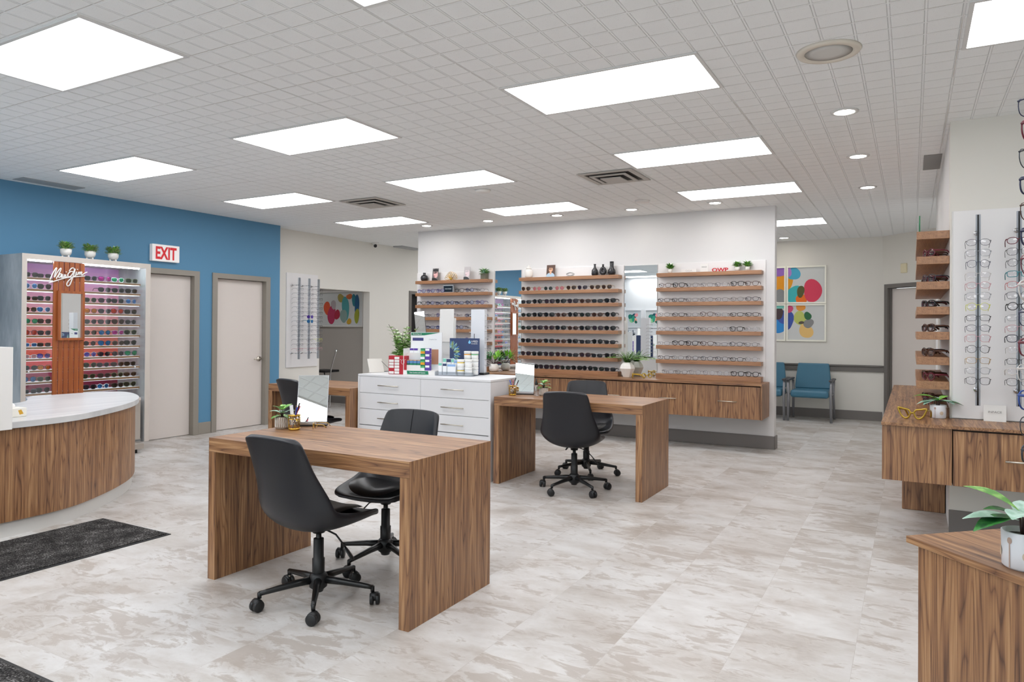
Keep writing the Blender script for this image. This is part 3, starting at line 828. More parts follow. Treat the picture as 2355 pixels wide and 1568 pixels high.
# script lettering, drawn with strokes: letters in (y, z) on the front of the slats
def script(strokes, y0, z0, sy, sz, x, parent):
    mb = MB()
    for st in strokes:
        pts = catm([(x, y0+a*sy, z0+b*sz) for a, b in st], 4)
        mb.tube(pts, .0058, 6)
    return mb.build('script_lettering', WPLA, parent)
ST = [[(-0.0039, 0.0432), (0.0199, 0.1037), (0.0497, 0.1589), (0.0577, 0.1571), (0.0367, 0.0837), (0.0414, 0.0762), (0.0656, 0.125), (0.0913, 0.1621), (0.0995, 0.1579), (0.0758, 0.0985), (0.0577, 0.0652), (0.0606, 0.0569)], [(0.1047, 0.1096), (0.089, 0.1085), (0.0759, 0.0864), (0.0807, 0.0716), (0.0951, 0.0816), (0.1047, 0.1066), (0.1015, 0.079), (0.1086, 0.0734)], [(0.1164, 0.1074), (0.1114, 0.0827), (0.1185, 0.074), (0.1301, 0.0901), (0.1357, 0.1087), (0.1319, 0.081), (0.1379, 0.0753)], [(0.1458, 0.1064), (0.1419, 0.0817), (0.1496, 0.0791), (0.1566, 0.0888)], [(0.1519, 0.1362), (0.1484, 0.1286)], [(0.2245, 0.1365), (0.1975, 0.1407), (0.1739, 0.1237), (0.1636, 0.0984), (0.1744, 0.0839), (0.198, 0.099), (0.2215, 0.1363), (0.2284, 0.1646), (0.215, 0.1778), (0.1942, 0.1675), (0.1767, 0.1404)], [(0.238, 0.1709), (0.2247, 0.118), (0.2045, 0.0551), (0.1872, 0.0079), (0.1683, -0.0085), (0.1564, 0.0062), (0.166, 0.0374), (0.1983, 0.0701), (0.234, 0.0971), (0.247, 0.1196), (0.2504, 0.1415)], [(0.2504, 0.1415), (0.2428, 0.1162), (0.2507, 0.1087), (0.2609, 0.1206)], [(0.2609, 0.1689), (0.2574, 0.1612)], [(0.2698, 0.1411), (0.264, 0.1115), (0.2789, 0.1374), (0.2868, 0.138), (0.281, 0.1127), (0.2953, 0.1404), (0.3033, 0.1391), (0.2974, 0.1169), (0.3097, 0.1147), (0.331, 0.1318), (0.3568, 0.1443)], [(-0.0132, 0.0133), (0.0351, 0.0312), (0.0925, 0.0541), (0.1508, 0.0743), (0.2101, 0.085), (0.2703, 0.0946), (0.3344, 0.1045)]]
script(ST, 3.87, 1.78, 1, 1, KX+.016, t)

# ================================================================== EYEWEAR
def rgb(h): return h
BLUEL = glass_mat('blue tinted lens', 'd6dcf4', .08)
FR = {k: mat('frame '+k, v[0], v[1], v[2]) for k, v in {
    'black': ('141416', .25, 0), 'tortoise brown': ('4a2a1c', .25, 0), 'silver': ('a9abb0', .25, .9), 'gunmetal': ('4b4d55', .3, .8), 'navy': ('232848', .3, 0),
    'clear': ('cfc9c6', .15, 0), 'gold': ('b99550', .25, .9), 'rose': ('c98a92', .3, .3), 'burgundy': ('6b1f30', .3, 0), 'purple': ('5b4585', .3, 0), 'white': ('e8e8ea', .3, 0),
    'yellow': ('cfd32f', .35, 0), 'blue': ('2a4a94', .3, .2), 'olive': ('5d6a38', .3, 0), 'red': ('c03030', .3, 0), 'teal': ('2a7f88', .3, 0)}.items()}
def lens_m(name, c, met=0.): return mat('lens '+name, c, .12, met, .4)
LN = {'clear': CLEAR, 'dark': lens_m('dark', '08080b'), 'grey': lens_m('grey', '1d1f24'), 'brown': lens_m('brown', '2c1a14'), 'plum': lens_m('plum', '241722'), 'green': lens_m('green', '161e1a'),
      'blue mirrored': lens_m('blue mirror', '3f7fc8', .75), 'red mirrored': lens_m('red mirror', 'd8402a', .75), 'pink mirrored': lens_m('pink mirror', 'c8309a', .75),
      'green mirrored': lens_m('green mirror', '2fa878', .75), 'orange mirrored': lens_m('orange mirror', 'e88a28', .75), 'violet mirrored': lens_m('violet mirror', '6a50c8', .75), 'rose': lens_m('rose', '9a5a62')}
SHAPES = {'round': (.050, .047, 2.0, 0), 'rect': (.053, .037, 3.6, .05), 'wayfarer': (.054, .045, 3.0, .22), 'cat': (.056, .045, 2.6, .30), 'oval': (.053, .041, 2.3, .05), 'aviator': (.057, .050, 2.5, .45)}
EYEMESH = {}
def outline(sh, side, n=18, k=1.0):
    w_, h_, p, tp = SHAPES[sh]; pts = []
    for i in range(n):
        a = 2*PI*i/n; c, s = math.cos(a), math.sin(a)
        x = math.copysign(abs(c)**(2/p), c)*w_/2*k; z = math.copysign(abs(s)**(2/p), s)*h_/2*k
        x *= 1-tp*.35*max(0, -s); x += .002*tp*s*10*(c > 0)*.4
        pts.append((side*(x+w_/2+.009), z))
    return pts, w_, h_
def ebuild(sh, thick, fm, lm, tk=.0):
    """meshes of one pair: rims+bridge, lens pair, temple; origin = under the bridge, faces -Y, rests on z=0"""
    key = (sh, thick, fm, lm)
    if key in EYEMESH: return EYEMESH[key]
    r = {'t': .0023, 'm': .0013, 'h': .0031}[thick]
    W_, H_ = SHAPES[sh][:2]; zc = H_/2+r
    wrap = lambda x: 6.0*abs(x)**2*.45
    fr = MB(); ls = MB()
    for sd in (-1, 1):
        p, _, _ = outline(sh, sd)
        fr.tube([(x, wrap(x), z+zc) for x, z in p], r, 5, closed=True)
        q = [(x, wrap(x)+.0003, z+zc) for x, z in p]; cx = sd*(W_/2+.009)
        rng = q+[(cx+(a[0]-cx)*.5, a[1]*.5+wrap(cx)*.5-.0012, zc+(a[2]-zc)*.5) for a in q]+[(cx, wrap(cx)-.0016, zc)]
        n = len(q); fs = [(i, (i+1) % n, n+(i+1) % n, n+i) for i in range(n)]+[(n+i, n+(i+1) % n, 2*n) for i in range(n)]
        ls.add(rng, fs, 0, True)
    bz = zc+H_*.18
    fr.tube([(-.0105, 0, bz), (-.005, -.001, bz+.003), (.005, -.001, bz+.003), (.0105, 0, bz)], r*1.1, 5)
    for sd in (-1, 1):
        hx = sd*(W_+.009); hz = zc+H_*.28
        fr.tube([(hx-sd*.003, wrap(hx), hz), (hx+sd*.004, wrap(hx)+.002, hz)], r*1.3, 5)
    hx = W_+.013; hz = zc+H_*.28; y0 = wrap(hx)
    tm = MB().tube([(hx, y0, hz), (hx+.001, y0+.05, hz+.001), (hx-.001, y0+.075, hz-.002), (hx-.004, y0+.098, max(hz-.022, .004))], [r*1.3, r*1.1, r*1.2, r*1.2], 5, flat=1.3)
    me = []
    for mb, m in ((fr, fm), (ls, lm), (tm, fm)):
        o = mb.build('tmp', m, None); me.append(o.data); bpy.data.objects.remove(o)
    m2 = me[2].copy(); m2.transform(Matrix.Diagonal((-1, 1, 1, 1))); m2.flip_normals(); me.append(m2)
    EYEMESH[key] = me; return me
ECOUNT = {}
def eyewear(kind, sh, thick, fm, lm, loc, rotz, label, group, tilt=0, sc=1., cat=None):
    if isinstance(fm, str): fm = FR[fm]
    lmm = LN.get(lm, BLUEL if fm in (FR['navy'], FR['blue'], FR['purple']) and kind == 'eyeglasses' else CLEAR) if isinstance(lm, str) else lm
    me = ebuild(sh, thick, fm, lmm)
    t = thing(kind, label, cat or kind.replace('_', ' '), loc, rotz, group)
    if tilt: t.rotation_euler = (tilt, 0, rotz)
    t.scale = (sc, sc, sc)
    for n, m in (('frame_front', me[0]), ('lenses', me[1]), ('temple', me[2]), ('temple', me[3])):
        o = bpy.data.objects.new(n, m); COL.objects.link(o); o.parent = t
    return t
rnd = random.Random(11)
USHELF = ['top', 'second', 'third', 'fourth', 'fifth', 'sixth', 'seventh', 'lowest']
def row(unit, k, n, kind, opts, z, x0, x1, skip=(), lenskey=None, sc=1.):
    """a row of eyewear on shelf k of a wall unit"""
    xs = [x0+(x1-x0)*(i+.5)/n for i in range(n)]
    for i, x in enumerate(xs):
        if i in skip: continue
        sh, th, fm, lm = rnd.choice(opts)
        lead = ('%s-framed %s' % (fm, kind.replace('_', ' '))) if kind == 'eyeglasses' else ('%s %s-lensed sunglasses' % (fm, lm))
        eyewear(kind, sh, th, fm, lm, (x+rnd.uniform(-.006, .006), YF+.012+rnd.uniform(0, .004), z), R(rnd.uniform(-3, 3)),
                '%s, %s from left, %s shelf of the %s wall unit' % (lead, ORD[i], USHELF[k], unit), '%s on the %s wall unit' % (kind.replace('_', ' '), unit), sc=sc)
OPT_L = [('round', 't', 'navy', 'x'), ('rect', 't', 'navy', 'x'), ('oval', 'm', 'gunmetal', 'x'), ('round', 'm', 'silver', 'x'), ('wayfarer', 't', 'black', 'x'), ('rect', 'h', 'blue', 'x'), ('oval', 't', 'clear', 'x'), ('round', 't', 'purple', 'x')]
OPT_S = [('wayfarer', 'h', 'black', 'dark'), ('cat', 'h', 'black', 'dark'), ('rect', 'h', 'black', 'grey'), ('round', 'h', 'black', 'dark'), ('oval', 'h', 'tortoise brown', 'brown'), ('cat', 'h', 'tortoise brown', 'plum'), ('wayfarer', 'h', 'black', 'plum'), ('oval', 'h', 'black', 'green')]
OPT_S1 = [('aviator', 'm', 'gold', 'brown'), ('round', 'm', 'silver', 'green'), ('aviator', 'm', 'silver', 'plum'), ('round', 'm', 'gold', 'rose'), ('aviator', 'm', 'gunmetal', 'grey')]
OPT_R = [('rect', 't', 'black', 'x'), ('oval', 't', 'gunmetal', 'x'), ('rect', 'm', 'gunmetal', 'x'), ('wayfarer', 'h', 'black', 'x'), ('round', 'm', 'silver', 'x'), ('oval', 'm', 'black', 'x'), ('cat', 't', 'tortoise brown', 'x'), ('rect', 't', 'silver', 'x')]
for k in range(1, 8):
    a, b = UN['left']; row('left', k, 7, 'eyeglasses', OPT_L, SZ[k], a+.01, b-.06, skip=(3,) if k == 1 else (), sc=1.14)
    a, b = UN['middle']
    row('middle', k, 8, 'sunglasses', OPT_S1 if k == 1 else (OPT_S+OPT_S1[:1] if k == 2 else OPT_S), SZ[k], a+(.02 if k < 7 else .15), b-(.08 if k == 1 else .03), sc=1.05 if k == 1 else 1.16)
    a, b = UN['right']; row('right', k, 7, 'eyeglasses', OPT_R, SZ[k], a+.01+(.05 if k == 7 else 0), b-.02, sc=1.14)
# display case rows
CASE_L = ['dark', 'plum', 'blue mirrored', 'dark', 'dark', 'grey', 'brown', 'blue mirrored', 'green mirrored', 'brown', 'red mirrored', 'plum', 'blue mirrored', 'brown', 'rose', 'violet mirrored', 'dark', 'orange mirrored', 'blue mirrored', 'green', 'grey', 'dark']
CASE_R = [['grey', 'pink mirrored', 'green mirrored', 'green'], ['', 'plum', 'grey', 'dark'], ['green', 'plum', 'grey', 'blue mirrored'], ['orange mirrored', 'grey', 'red mirrored', 'dark'], ['grey', 'plum', 'brown', 'grey'],
          ['brown', 'blue mirrored', 'pink mirrored', 'green'], ['brown', 'blue mirrored', 'brown', 'dark'], ['violet mirrored', 'plum', 'plum', 'green mirrored'], ['green', 'grey', 'brown', 'dark'], ['green', 'plum', 'green', 'brown'], ['plum', 'blue mirrored', 'dark', 'green']]
CSH = ['top', 'second', 'third', 'fourth', 'fifth', 'sixth', 'seventh', 'eighth', 'ninth', 'tenth', 'lowest']
cg = 'sunglasses in the display case'
fmap = {'dark': 'black', 'plum': 'black', 'grey': 'gunmetal', 'brown': 'tortoise brown', 'green': 'olive', 'rose': 'white'}
for k, z in enumerate(KSZ):
    for i, y in enumerate((3.722, 3.850)):
        lm = CASE_L[2*k+i]; fm = fmap.get(lm, rnd.choice(['black', 'navy', 'white']))
        eyewear('sunglasses', rnd.choice(['wayfarer', 'aviator', 'cat', 'rect']), 't', fm, lm, (KX-.040, y+rnd.uniform(-.006, .006), z+.0005), R(90+rnd.uniform(-8, 2)),
                '%s %s-lensed sunglasses, %s pair left of slats, %s case shelf' % (fm, lm, ['outer', 'inner'][i], CSH[k]), cg, sc=.95)
    for i, y in enumerate((4.298, 4.446, 4.594, 4.742)):
        lm = CASE_R[k][i]
        if not lm: continue
        fm = fmap.get(lm, rnd.choice(['black', 'navy', 'silver', 'white']))
        if fm == 'gunmetal' and rnd.random() < .3: fm = 'white'
        eyewear('sunglasses', rnd.choice(['wayfarer', 'aviator', 'cat', 'round']), 't', fm, lm, (KX-.040, y+rnd.uniform(-.008, .008), z+.0005), R(90+rnd.uniform(-8, 2)),
                '%s %s-lensed sunglasses, %s pair right of slats, %s case shelf' % (fm, lm, ORD[i], CSH[k]), cg, sc=1.0)

TUBEM = glass_mat('clear tube', 'd9dde2', .05, .1)
# ---- rod racks
def rod(x, y, z0, z1, dirx, diry, label, wall_off, parent_group, stand_z, core=True):
    """upright rod rack; (dirx, diry) points away from the wall"""
    t = thing('eyewear_rod', label, 'display rod', (x, y, z0), 0, parent_group)
    MB().box(x-.0135, x+.0135, y-.0135, y+.0135, z0, z1).build('clear_tube', TUBEM, t)
    MB().cyl((x, y, z0+.001), (x, y, z1-.001), .0055 if core else .004, n=8).build('core', DARKM if core else ALU, t)
    for z in stand_z:
        e = MB().cyl((x-dirx*.012, y-diry*.012, z), (x-dirx*wall_off, y-diry*wall_off, z), .006, n=10)
        px, py = -diry, dirx
        e.cyl((x-dirx*(wall_off-.012)-.0, y-diry*(wall_off-.012), z), (x-dirx*wall_off, y-diry*wall_off, z), .016, n=16)
        e.build('standoff', CHROME, t)
    return t
tag(MB().box(.247, 1.6, 5.738, 5.759, .789, 2.205).build('wall_panel', WPAN, loc=(.9, 5.75, .789), bevel=.002), 'white backing panel behind the chrome eyewear rods on the right wall', 'panel')
tag(MB().box(.24, .2468, 5.738, 5.759, .789, 2.205).build('corner_trim', mat('pale metal trim', 'd9d8d6', .4), loc=(.243, 5.75, .789)), 'narrow pale trim strip along the left edge of the rod panel', 'trim')
GZ = [1.98, 1.908, 1.836, 1.767, 1.697, 1.625, 1.553, 1.485, 1.415, 1.346, 1.274, 1.204, 1.136, 1.066]
r1c = ['gunmetal', 'silver', 'navy', 'clear', 'rose', 'silver', 'yellow', 'black', 'gunmetal', 'rose', 'black', 'gold', 'silver', 'black']
r2c = ['burgundy', 'black', 'black', 'teal', 'red', 'gunmetal', 'black', 'silver', 'rose', 'gunmetal', 'clear', 'black', 'clear', 'black']
rod(.382, 5.60, .893, 2.153, 0, -1, 'leftmost chrome eyewear rod on the right wall panel', .136, 'chrome eyewear rods on the right wall', (2.046, .990))
rod(.604, 5.60, .900, 2.160, 0, -1, 'second chrome eyewear rod on the right wall panel, partly behind nearer glasses', .136, 'chrome eyewear rods on the right wall', (2.052, .990))
for X, cl, nm in ((.382, r1c, 'left'), (.604, r2c, 'second')):
    for i, z in enumerate(GZ):
        eyewear('eyeglasses', ['oval', 'rect', 'round', 'wayfarer'][(i*7) % 4], 't' if nm == 'second' and i % 3 == 0 else 'm', cl[i], 'clear', (X, 5.572, z-.034), 0,
                '%s wire eyeglasses, %s from top on the %s wall rod of the right wall' % (cl[i], ORD[i], nm), 'eyeglasses on the right wall rods', tilt=R(-9), sc=1.06)
# left wall panel with three rods
tag(MB().box(XB, XB+.02, 7.555, 8.19, .772, 2.185).build('wall_panel', WPAN, loc=(XB+.01, 7.87, .772), bevel=.002), 'white backing panel with three eyewear rods beside the blue wall', 'panel')
rods_y = (7.645, 7.845, 8.038)
for j, y in enumerate(rods_y):
    rod(-7.915, y, .90, 2.108, 1, 0, '%s clear eyewear rod on the white panel beside the blue wall' % ['left', 'middle', 'right'][j], .165, 'eyewear rods beside the blue wall', (2.0, .985), core=False)
    for i in range(14):
        z = 1.945-i*.0685
        fm = ['silver', 'gunmetal', 'clear', 'silver', 'black', 'silver'][(i*3+j*2) % 6]; lm = 'x'
        sh, th = 'rect', 'm'
        if j == 1 and i in (6, 7): fm, lm, sh, th = (['purple', 'teal'][i-6], ['violet mirrored', 'blue mirrored'][i-6], 'round', 't')
        if i == 13: fm = 'rose'
        if j == 2 and i == 11: fm = 'yellow'
        eyewear('eyeglasses', sh, th, fm, lm, (-7.885, y, z-.03), R(90), '%s eyeglasses, %s from top on the %s rod beside the blue wall' % (fm, ORD[i], ['left', 'middle', 'right'][j]), 'eyeglasses on the rods beside the blue wall', sc=1.05)

# ================================================================== RIGHT SIDE: shelf tower, cabinet, counter
SRZ = [2.084, 1.907, 1.730, 1.553, 1.377, 1.200, 1.030, .852]
for k, z in enumerate(SRZ):
    tag(MB().box(.03, .229, 5.79, 7.55, z-.055 if k < 7 else .786, z).build('display_shelf', wood_shelf_y, loc=(.13, 6.6, z-.055), bevel=.0015),
        '%s wooden shelf of the side unit above the corner cabinet at right' % USHELF[k], 'shelf', 'wooden shelves at the right wall corner')
OPT_T = [('wayfarer', 'h', 'tortoise brown', 'x'), ('rect', 'h', 'black', 'x'), ('round', 'h', 'burgundy', 'x'), ('cat', 'h', 'tortoise brown', 'x'), ('wayfarer', 't', 'gunmetal', 'x')]
for k in range(1, 8):
    for i in range(4):
        y = 5.865+i*.158
        sh, th, fm, lm = OPT_T[(k*2+i*3) % 5]
        eyewear('eyeglasses', sh, th, fm, lm, (.098, y, SRZ[k]), R(-60+rnd.uniform(-6, 6)), 'thick %s eyeglasses, %s from the near end on the %s right corner shelf' % (fm, ORD[i], USHELF[k]), 'eyeglasses on the right corner shelves', sc=1.13)
t = thing('side_mirror', 'narrow mirror strip behind the right corner shelves', 'mirror', (.225, 7.8, .79))
MB().box(.2245, .2295, 7.6, 8.1, .79, 2.1).build('glass', MIRROR, t)
t = thing('promo_stand', 'small green sign standing on the top right corner shelf', 'sign', (.05, 5.86, 2.084))
MB().box(.045, .052, 5.82, 5.96, 2.084, 2.20).build('green_card', mat('green card', '1f7a4c', .5), t)
MB().box(.036, .044, 5.83, 5.95, 2.084, 2.15).build('grey_card', mat('grey card', 'a8aaa8', .5), t)

t = thing('corner_cabinet', 'walnut cabinet wrapping the wall corner at right under the rods and shelves', 'cabinet', (.3, 5.6, .40))
top = [(-.172, 5.262), (1.8, 5.262), (1.8, 5.737), (.228, 5.737), (.228, 8.95), (-.172, 8.95)]
MB().prism(top, .765, .785).build('countertop', wood_y, t, bevel=.001)
MB().box(-.168, .224, 5.285, 8.94, .407, .7645).build('carcass_left', wood_v, t)
MB().box(.2285, 1.8, 5.306, 5.735, .407, .7645).build('carcass', MATS['cabinet gap shadow'], t)
d = MB().box(.2305, .93, 5.282, 5.303, .407, .752).build('drawer', wood_v, t, bevel=.001)
MB().tube([(.50, 5.252, .590), (.72, 5.252, .590)], .0065, 8).cyl((.52, 5.282, .59), (.52, 5.254, .59), .004).cyl((.70, 5.282, .59), (.70, 5.254, .59), .004).build('pull', NICK, d)
d = MB().box(.932, 1.79, 5.282, 5.303, .407, .752).build('drawer', wood_v, t, bevel=.001)
MB().box(-.062, .224, 6.32, 8.7, 0, .406).build('support_base', wood_v, t, bevel=.006)

# near right counter, turned 45 degrees
c45 = Matrix.Translation((-.013, 2.436, 0)) @ Matrix.Rotation(R(-47), 4, 'Z')   # local x runs right/toward viewer, local y away
t = thing('corner_counter', 'walnut counter in the lower right corner holding a plant and a glasses stand', 'counter', (.35, 2.35, 0))
cc = lambda x, y: tuple((c45 @ Vector((x, y, 0)))[:2])
MB().prism([cc(0, 0), cc(1.35, 0), cc(1.35, .55), cc(0, .75)], .750, .770).build('countertop', wood_top45, t, bevel=.001)
MB().prism([cc(.034, .012), cc(1.32, .012), cc(1.32, .52), cc(.034, .70)], 0, .7495).build('body', wood_v, t)

# near rod display
nd = Vector((.707, -.707, 0)); nr = Vector((.707, .707, 0))
NC = Vector((.285, 2.335, 0))
t = thing('glasses_stand', 'upright counter stand holding a column of eyeglasses at the right edge', 'display stand', (NC.x+.02, NC.y-.02, .77))
pb = NC+nd*.155
MB().lathe([(.06, .7705), (.06, .778), (.012, .784)], 24, (pb.x, pb.y, 0)).build('base', CHROME, t)
MB().cyl((pb.x, pb.y, .78), (pb.x, pb.y, 2.05), .009, n=12).build('pole', ACRY, t)
NZ = [1.988, 1.922, 1.850, 1.780, 1.712, 1.644, 1.568, 1.500, 1.432, 1.352, 1.285, 1.210, 1.142, 1.072]
nc = ['navy', 'burgundy', 'gunmetal', 'navy', 'tortoise brown', 'navy', 'burgundy', 'clear', 'navy', 'burgundy', 'clear', 'blue', 'gunmetal', 'gunmetal']
for i, z in enumerate(NZ):
    MB().cyl((pb.x, pb.y, z-.012), tuple((NC-nd*.001+Vector((0, 0, z-.012)))), .0025, n=6).box(-.02, .02, -.002, .002, z-.016, z-.010, tf=Matrix.Translation((NC+nd*.004)[:]) @ Matrix.Rotation(R(45), 4, 'Z')).build('holder_arm', ACRY, t)
for i, z in enumerate(NZ):
    eyewear('eyeglasses', ['wayfarer', 'aviator', 'aviator', 'wayfarer', 'cat'][i % 5], 't' if i % 2 else 'm', nc[i], 'clear', (NC.x, NC.y, z-.037), R(-135+rnd.uniform(-5, 5)),
            '%s square eyeglasses, %s from top on the near counter stand' % (nc[i], ORD[i]), 'eyeglasses on the near counter stand', sc=1.0)

# ================================================================== PLANTS
def small_leaves(mb, c, r, h, n, L, w, m=0, up=.5, droop=.4, seed=0, ms=(0,)):
    rr = random.Random(seed)
    st = random.getstate(); random.seed(seed)
    for i in range(n):
        a = rr.uniform(0, 2*PI); q = math.sqrt(rr.random())
        b = Vector((c[0]+math.cos(a)*r*q*.75, c[1]+math.sin(a)*r*q*.75, c[2]+rr.uniform(0, h)))
        d = Vector((math.cos(a)*(.5+q), math.sin(a)*(.5+q), up+rr.uniform(-.3, 1.1)))
        mb.leaf(b, d, L*rr.uniform(.7, 1.15), w*rr.uniform(.8, 1.1), droop*rr.uniform(.4, 1.4), .18, 3, m=rr.choice(ms))
    random.setstate(st); return mb
def branches(mb, c, n, L, spread, leaf_l, leaf_w, k, seed, ms=(0,), r=.0022, stem=1, tipb=1.):
    rr = random.Random(seed)
    for i in range(n):
        a = 2*PI*i/n+rr.uniform(-.4, .4); s = spread*rr.uniform(.4, 1.1); ln = L*rr.uniform(.65, 1.05)
        pts = [Vector(c)+Vector((math.cos(a)*s*ln*t**1.5, math.sin(a)*s*ln*t**1.5, ln*t*(1-.25*s*t))) for t in [j/6 for j in range(7)]]
        mb.tube(pts, r, 4, m=stem)
        for j in range(k):
            t = (j+1.5)/(k+1.5); f = t*6; q = int(min(f, 5)); p = pts[q].lerp(pts[q+1], min(f-q, 1))
            d0 = (pts[q+1]-pts[q]).normalized()
            for sd in (-1, 1):
                d = d0*.6+Vector((math.cos(a+sd*1.4), math.sin(a+sd*1.4), .15))*1.
                mb.leaf(p, d, leaf_l*(1-.45*t)*rr.uniform(.85, 1.1), leaf_w*(1-.3*t), .3, .1, 3, m=rr.choice(ms))
    return mb
# footed bowls on the case
for i, (y, lb) in enumerate(((4.132, 'left'), (4.379, 'middle'), (4.63, 'right'))):
    x, z = -7.6, KZ1
    t = thing('potted_plant', 'bushy green plant in a white footed bowl, %s of the three on the display case' % lb, 'plant', (x, y, z), 0, 'footed plant bowls on the display case')
    MB().lathe([(.02, .028), (.04, .034), (.052, .06), (.054, .098), (.049, .098), (.046, .085)], 24, (x, y, z)).build('pot', WCER, t)
    ft = MB()
    for a in (20, 140, 260):
        ca, sa = math.cos(R(a)), math.sin(R(a)); ft.tube([(x+ca*.028, y+sa*.028, z+.036), (x+ca*.038, y+sa*.038, z+.001)], [.010, .006], 8)
    ft.build('pot_feet', WCER, t)
    MB().lathe([(.001, .088), (.046, .086)], 16, (x, y, z)).build('soil', SOIL, t)
    mb = MB(); small_leaves(mb, (x, y, z+.088), .060, .062, 190, .050, .019, up=.6, seed=40+i, ms=(0, 0, 1, 2))
    mb.build('foliage', [LEAF6, LEAF3, LEAF1], t)
# striped pots with round leaves on the desks
def desk_plant(x, y, z, label, seed, s=1., stripe=True):
    t = thing('potted_plant', label, 'plant', (x, y, z))
    MB().lathe([(.036*s, 0), (.038*s, .005), (.0385*s, .072*s), (.034*s, .072*s), (.033*s, .06*s)], 32, (x, y, z)).build('pot', mat('taupe ribbed pot', '8d7b6b', .6), t)
    sb = MB()
    for k in range(22):
        a = 2*PI*k/22; w_ = .0028*s
        pts = [(x+math.cos(a+.03*math.sin(j*1.7+k))*.0392*s, y+math.sin(a+.03*math.sin(j*1.7+k))*.0392*s, z+(.012+.058*j/5)*s) for j in range(6)]
        sb.tube(pts, w_*.7, 4)
    sb.build('painted_stripes', WCER, t)
    MB().lathe([(.001, .064*s), (.034*s, .062*s)], 16, (x, y, z)).build('soil', SOIL, t)
    mb = MB(); rr = random.Random(seed)
    for i in range(17):
        a = 2.4*i+rr.uniform(-.3, .3); el = [.25, .55, .95][i % 3]+rr.uniform(-.1, .15); hgt = .075+.02*(i % 3)
        b = Vector((x+math.cos(a)*.012*s, y+math.sin(a)*.012*s, z+hgt*s)); d = Vector((math.cos(a), math.sin(a), el))
        mb.tube([(x, y, z+.062*s), b], .0015*s, 4, m=1)
        mb.leaf(b, d, rr.uniform(.05, .068)*s, .034*s, .7, .12, 5, m=[0, 2, 0][i % 3], tipw=.35, peak=.6)
    mb.build('foliage', [LEAF1, STEM, LEAF4], t)
desk_plant(-3.285, 3.045, .77, 'leafy plant in a striped pot on the foreground desk', 3)
desk_plant(-2.918, 5.79, .77, 'leafy plant in a striped pot on the desk before the wall cabinet', 5)
# pen cups
def pen_cup(x, y, label, seed, tall=False):
    t = thing('pen_cup', label, 'pen cup', (x, y, .77))
    z = .7705
    MB().lathe([(.001, .002), (.030, .002), (.034, .012), (.036, .088), (.034, .088), (.032, .012), (.001, .006)], 28, (x, y, z)).build('glass_cup', AMBER, t)
    MB().lathe([(.0365, .084), (.0385, .087), (.0365, .090)], 28, (x, y, z)).build('gilt_rim', GOLD, t)
    MB().lathe([(.0362, .064), (.0368, .066), (.0362, .068)], 28, (x, y, z)).build('gilt_band', GOLD, t)
    MB().lathe([(.029, 0), (.033, .003), (.0345, .012)], 28, (x, y, z)).build('gilt_foot', GOLD, t)
    rr = random.Random(seed)
    for k, (col, nm) in enumerate((('1d3fae', 'blue pen'), ('6a4a3c', 'brown pencil'), ('1b1b1e', 'black pen'), ('b8485a', 'red pen'))):
        a = rr.uniform(0, 6.28); p0 = Vector((x-math.cos(a)*.018, y-math.sin(a)*.018, z+.012)); p1 = Vector((x+math.cos(a)*.034, y+math.sin(a)*.034, z+.135+.012*k % .03))
        tag(MB().cyl(p0, p0.lerp(p1, .8), .0032, n=8).cyl(p0.lerp(p1, .8), p1, .0046, n=8).build('pen', mat(nm, col, .4), loc=tuple(p0)), '%s standing in the %s' % (nm, 'amber cup on the foreground desk' if not tall else 'amber cup on the far desk'), 'pen', 'pens in the amber cups')
pen_cup(-3.185, 3.045, 'amber glass pen cup with gilt rim on the foreground desk', 2)
pen_cup(-3.17, 5.66, 'amber glass pen cup with gilt rim on the far desk', 9, True)
tag(MB().box(-3.21, -3.185, 3.050, 3.054, .785, .915, tf=Matrix.Translation((-3.2, 3.05, .785)) @ Matrix.Rotation(R(-9), 4, 'Y') @ Matrix.Translation((3.2, -3.05, -.785))).build('paper_strip', mat('white paper', 'e6e8ee', .7), loc=(-3.2, 3.05, .785)), 'white folded paper strip standing in the amber cup on the foreground desk', 'paper')

# tilted mirrors on desks
def desk_mirror(cx, cy, yawd, w_, h_, tilt, label):
    t = thing('desk_mirror', label, 'mirror', (cx, cy, .77), R(yawd))
    T = Matrix.Translation((cx, cy, .77)) @ Matrix.Rotation(R(yawd), 4, 'Z')
    MB().box(-w_/2, w_/2, -.012, .07, .0005, .010, tf=T).build('foot_plate', BLKP, t)
    MB().box(-w_/2, w_/2, -.014, .006, .010, .028, tf=T).build('ledge', ALU, t, bevel=.002)
    Tm = T @ Matrix.Translation((0, .002, .028)) @ Matrix.Rotation(R(-tilt), 4, 'X')
    MB().box(-w_/2, w_/2, .001, .006, 0, h_, tf=Tm).build('backing', ALU, t)
    MB().box(-w_/2+.002, w_/2-.002, -.001, .001, .001, h_-.002, tf=Tm).build('mirror_glass', MIRROR, t)
    p1 = Tm @ Vector((0, .006, h_*.6)); p0 = T @ Vector((0, .068, .01))
    MB().tube([p0, p1], .005, 6).build('prop', ALU, t)
desk_mirror(-3.215, 3.215, 37.5, .185, .295, 19.4, 'rectangular tabletop mirror leaning on the foreground desk reflecting a ceiling light')
desk_mirror(-3.112, 5.78, 22, .175, .265, 10.6, 'rectangular tabletop mirror on the desk before the wall cabinet')
# wooden toy-like folded glasses beside the foreground mirror
t = eyewear('eyeglasses', 'round', 't', 'gold', 'x', (-3.115, 3.135, .7705), R(-60), 'small gold-rimmed round eyeglasses beside the pen cup on the foreground desk', None, sc=.8)
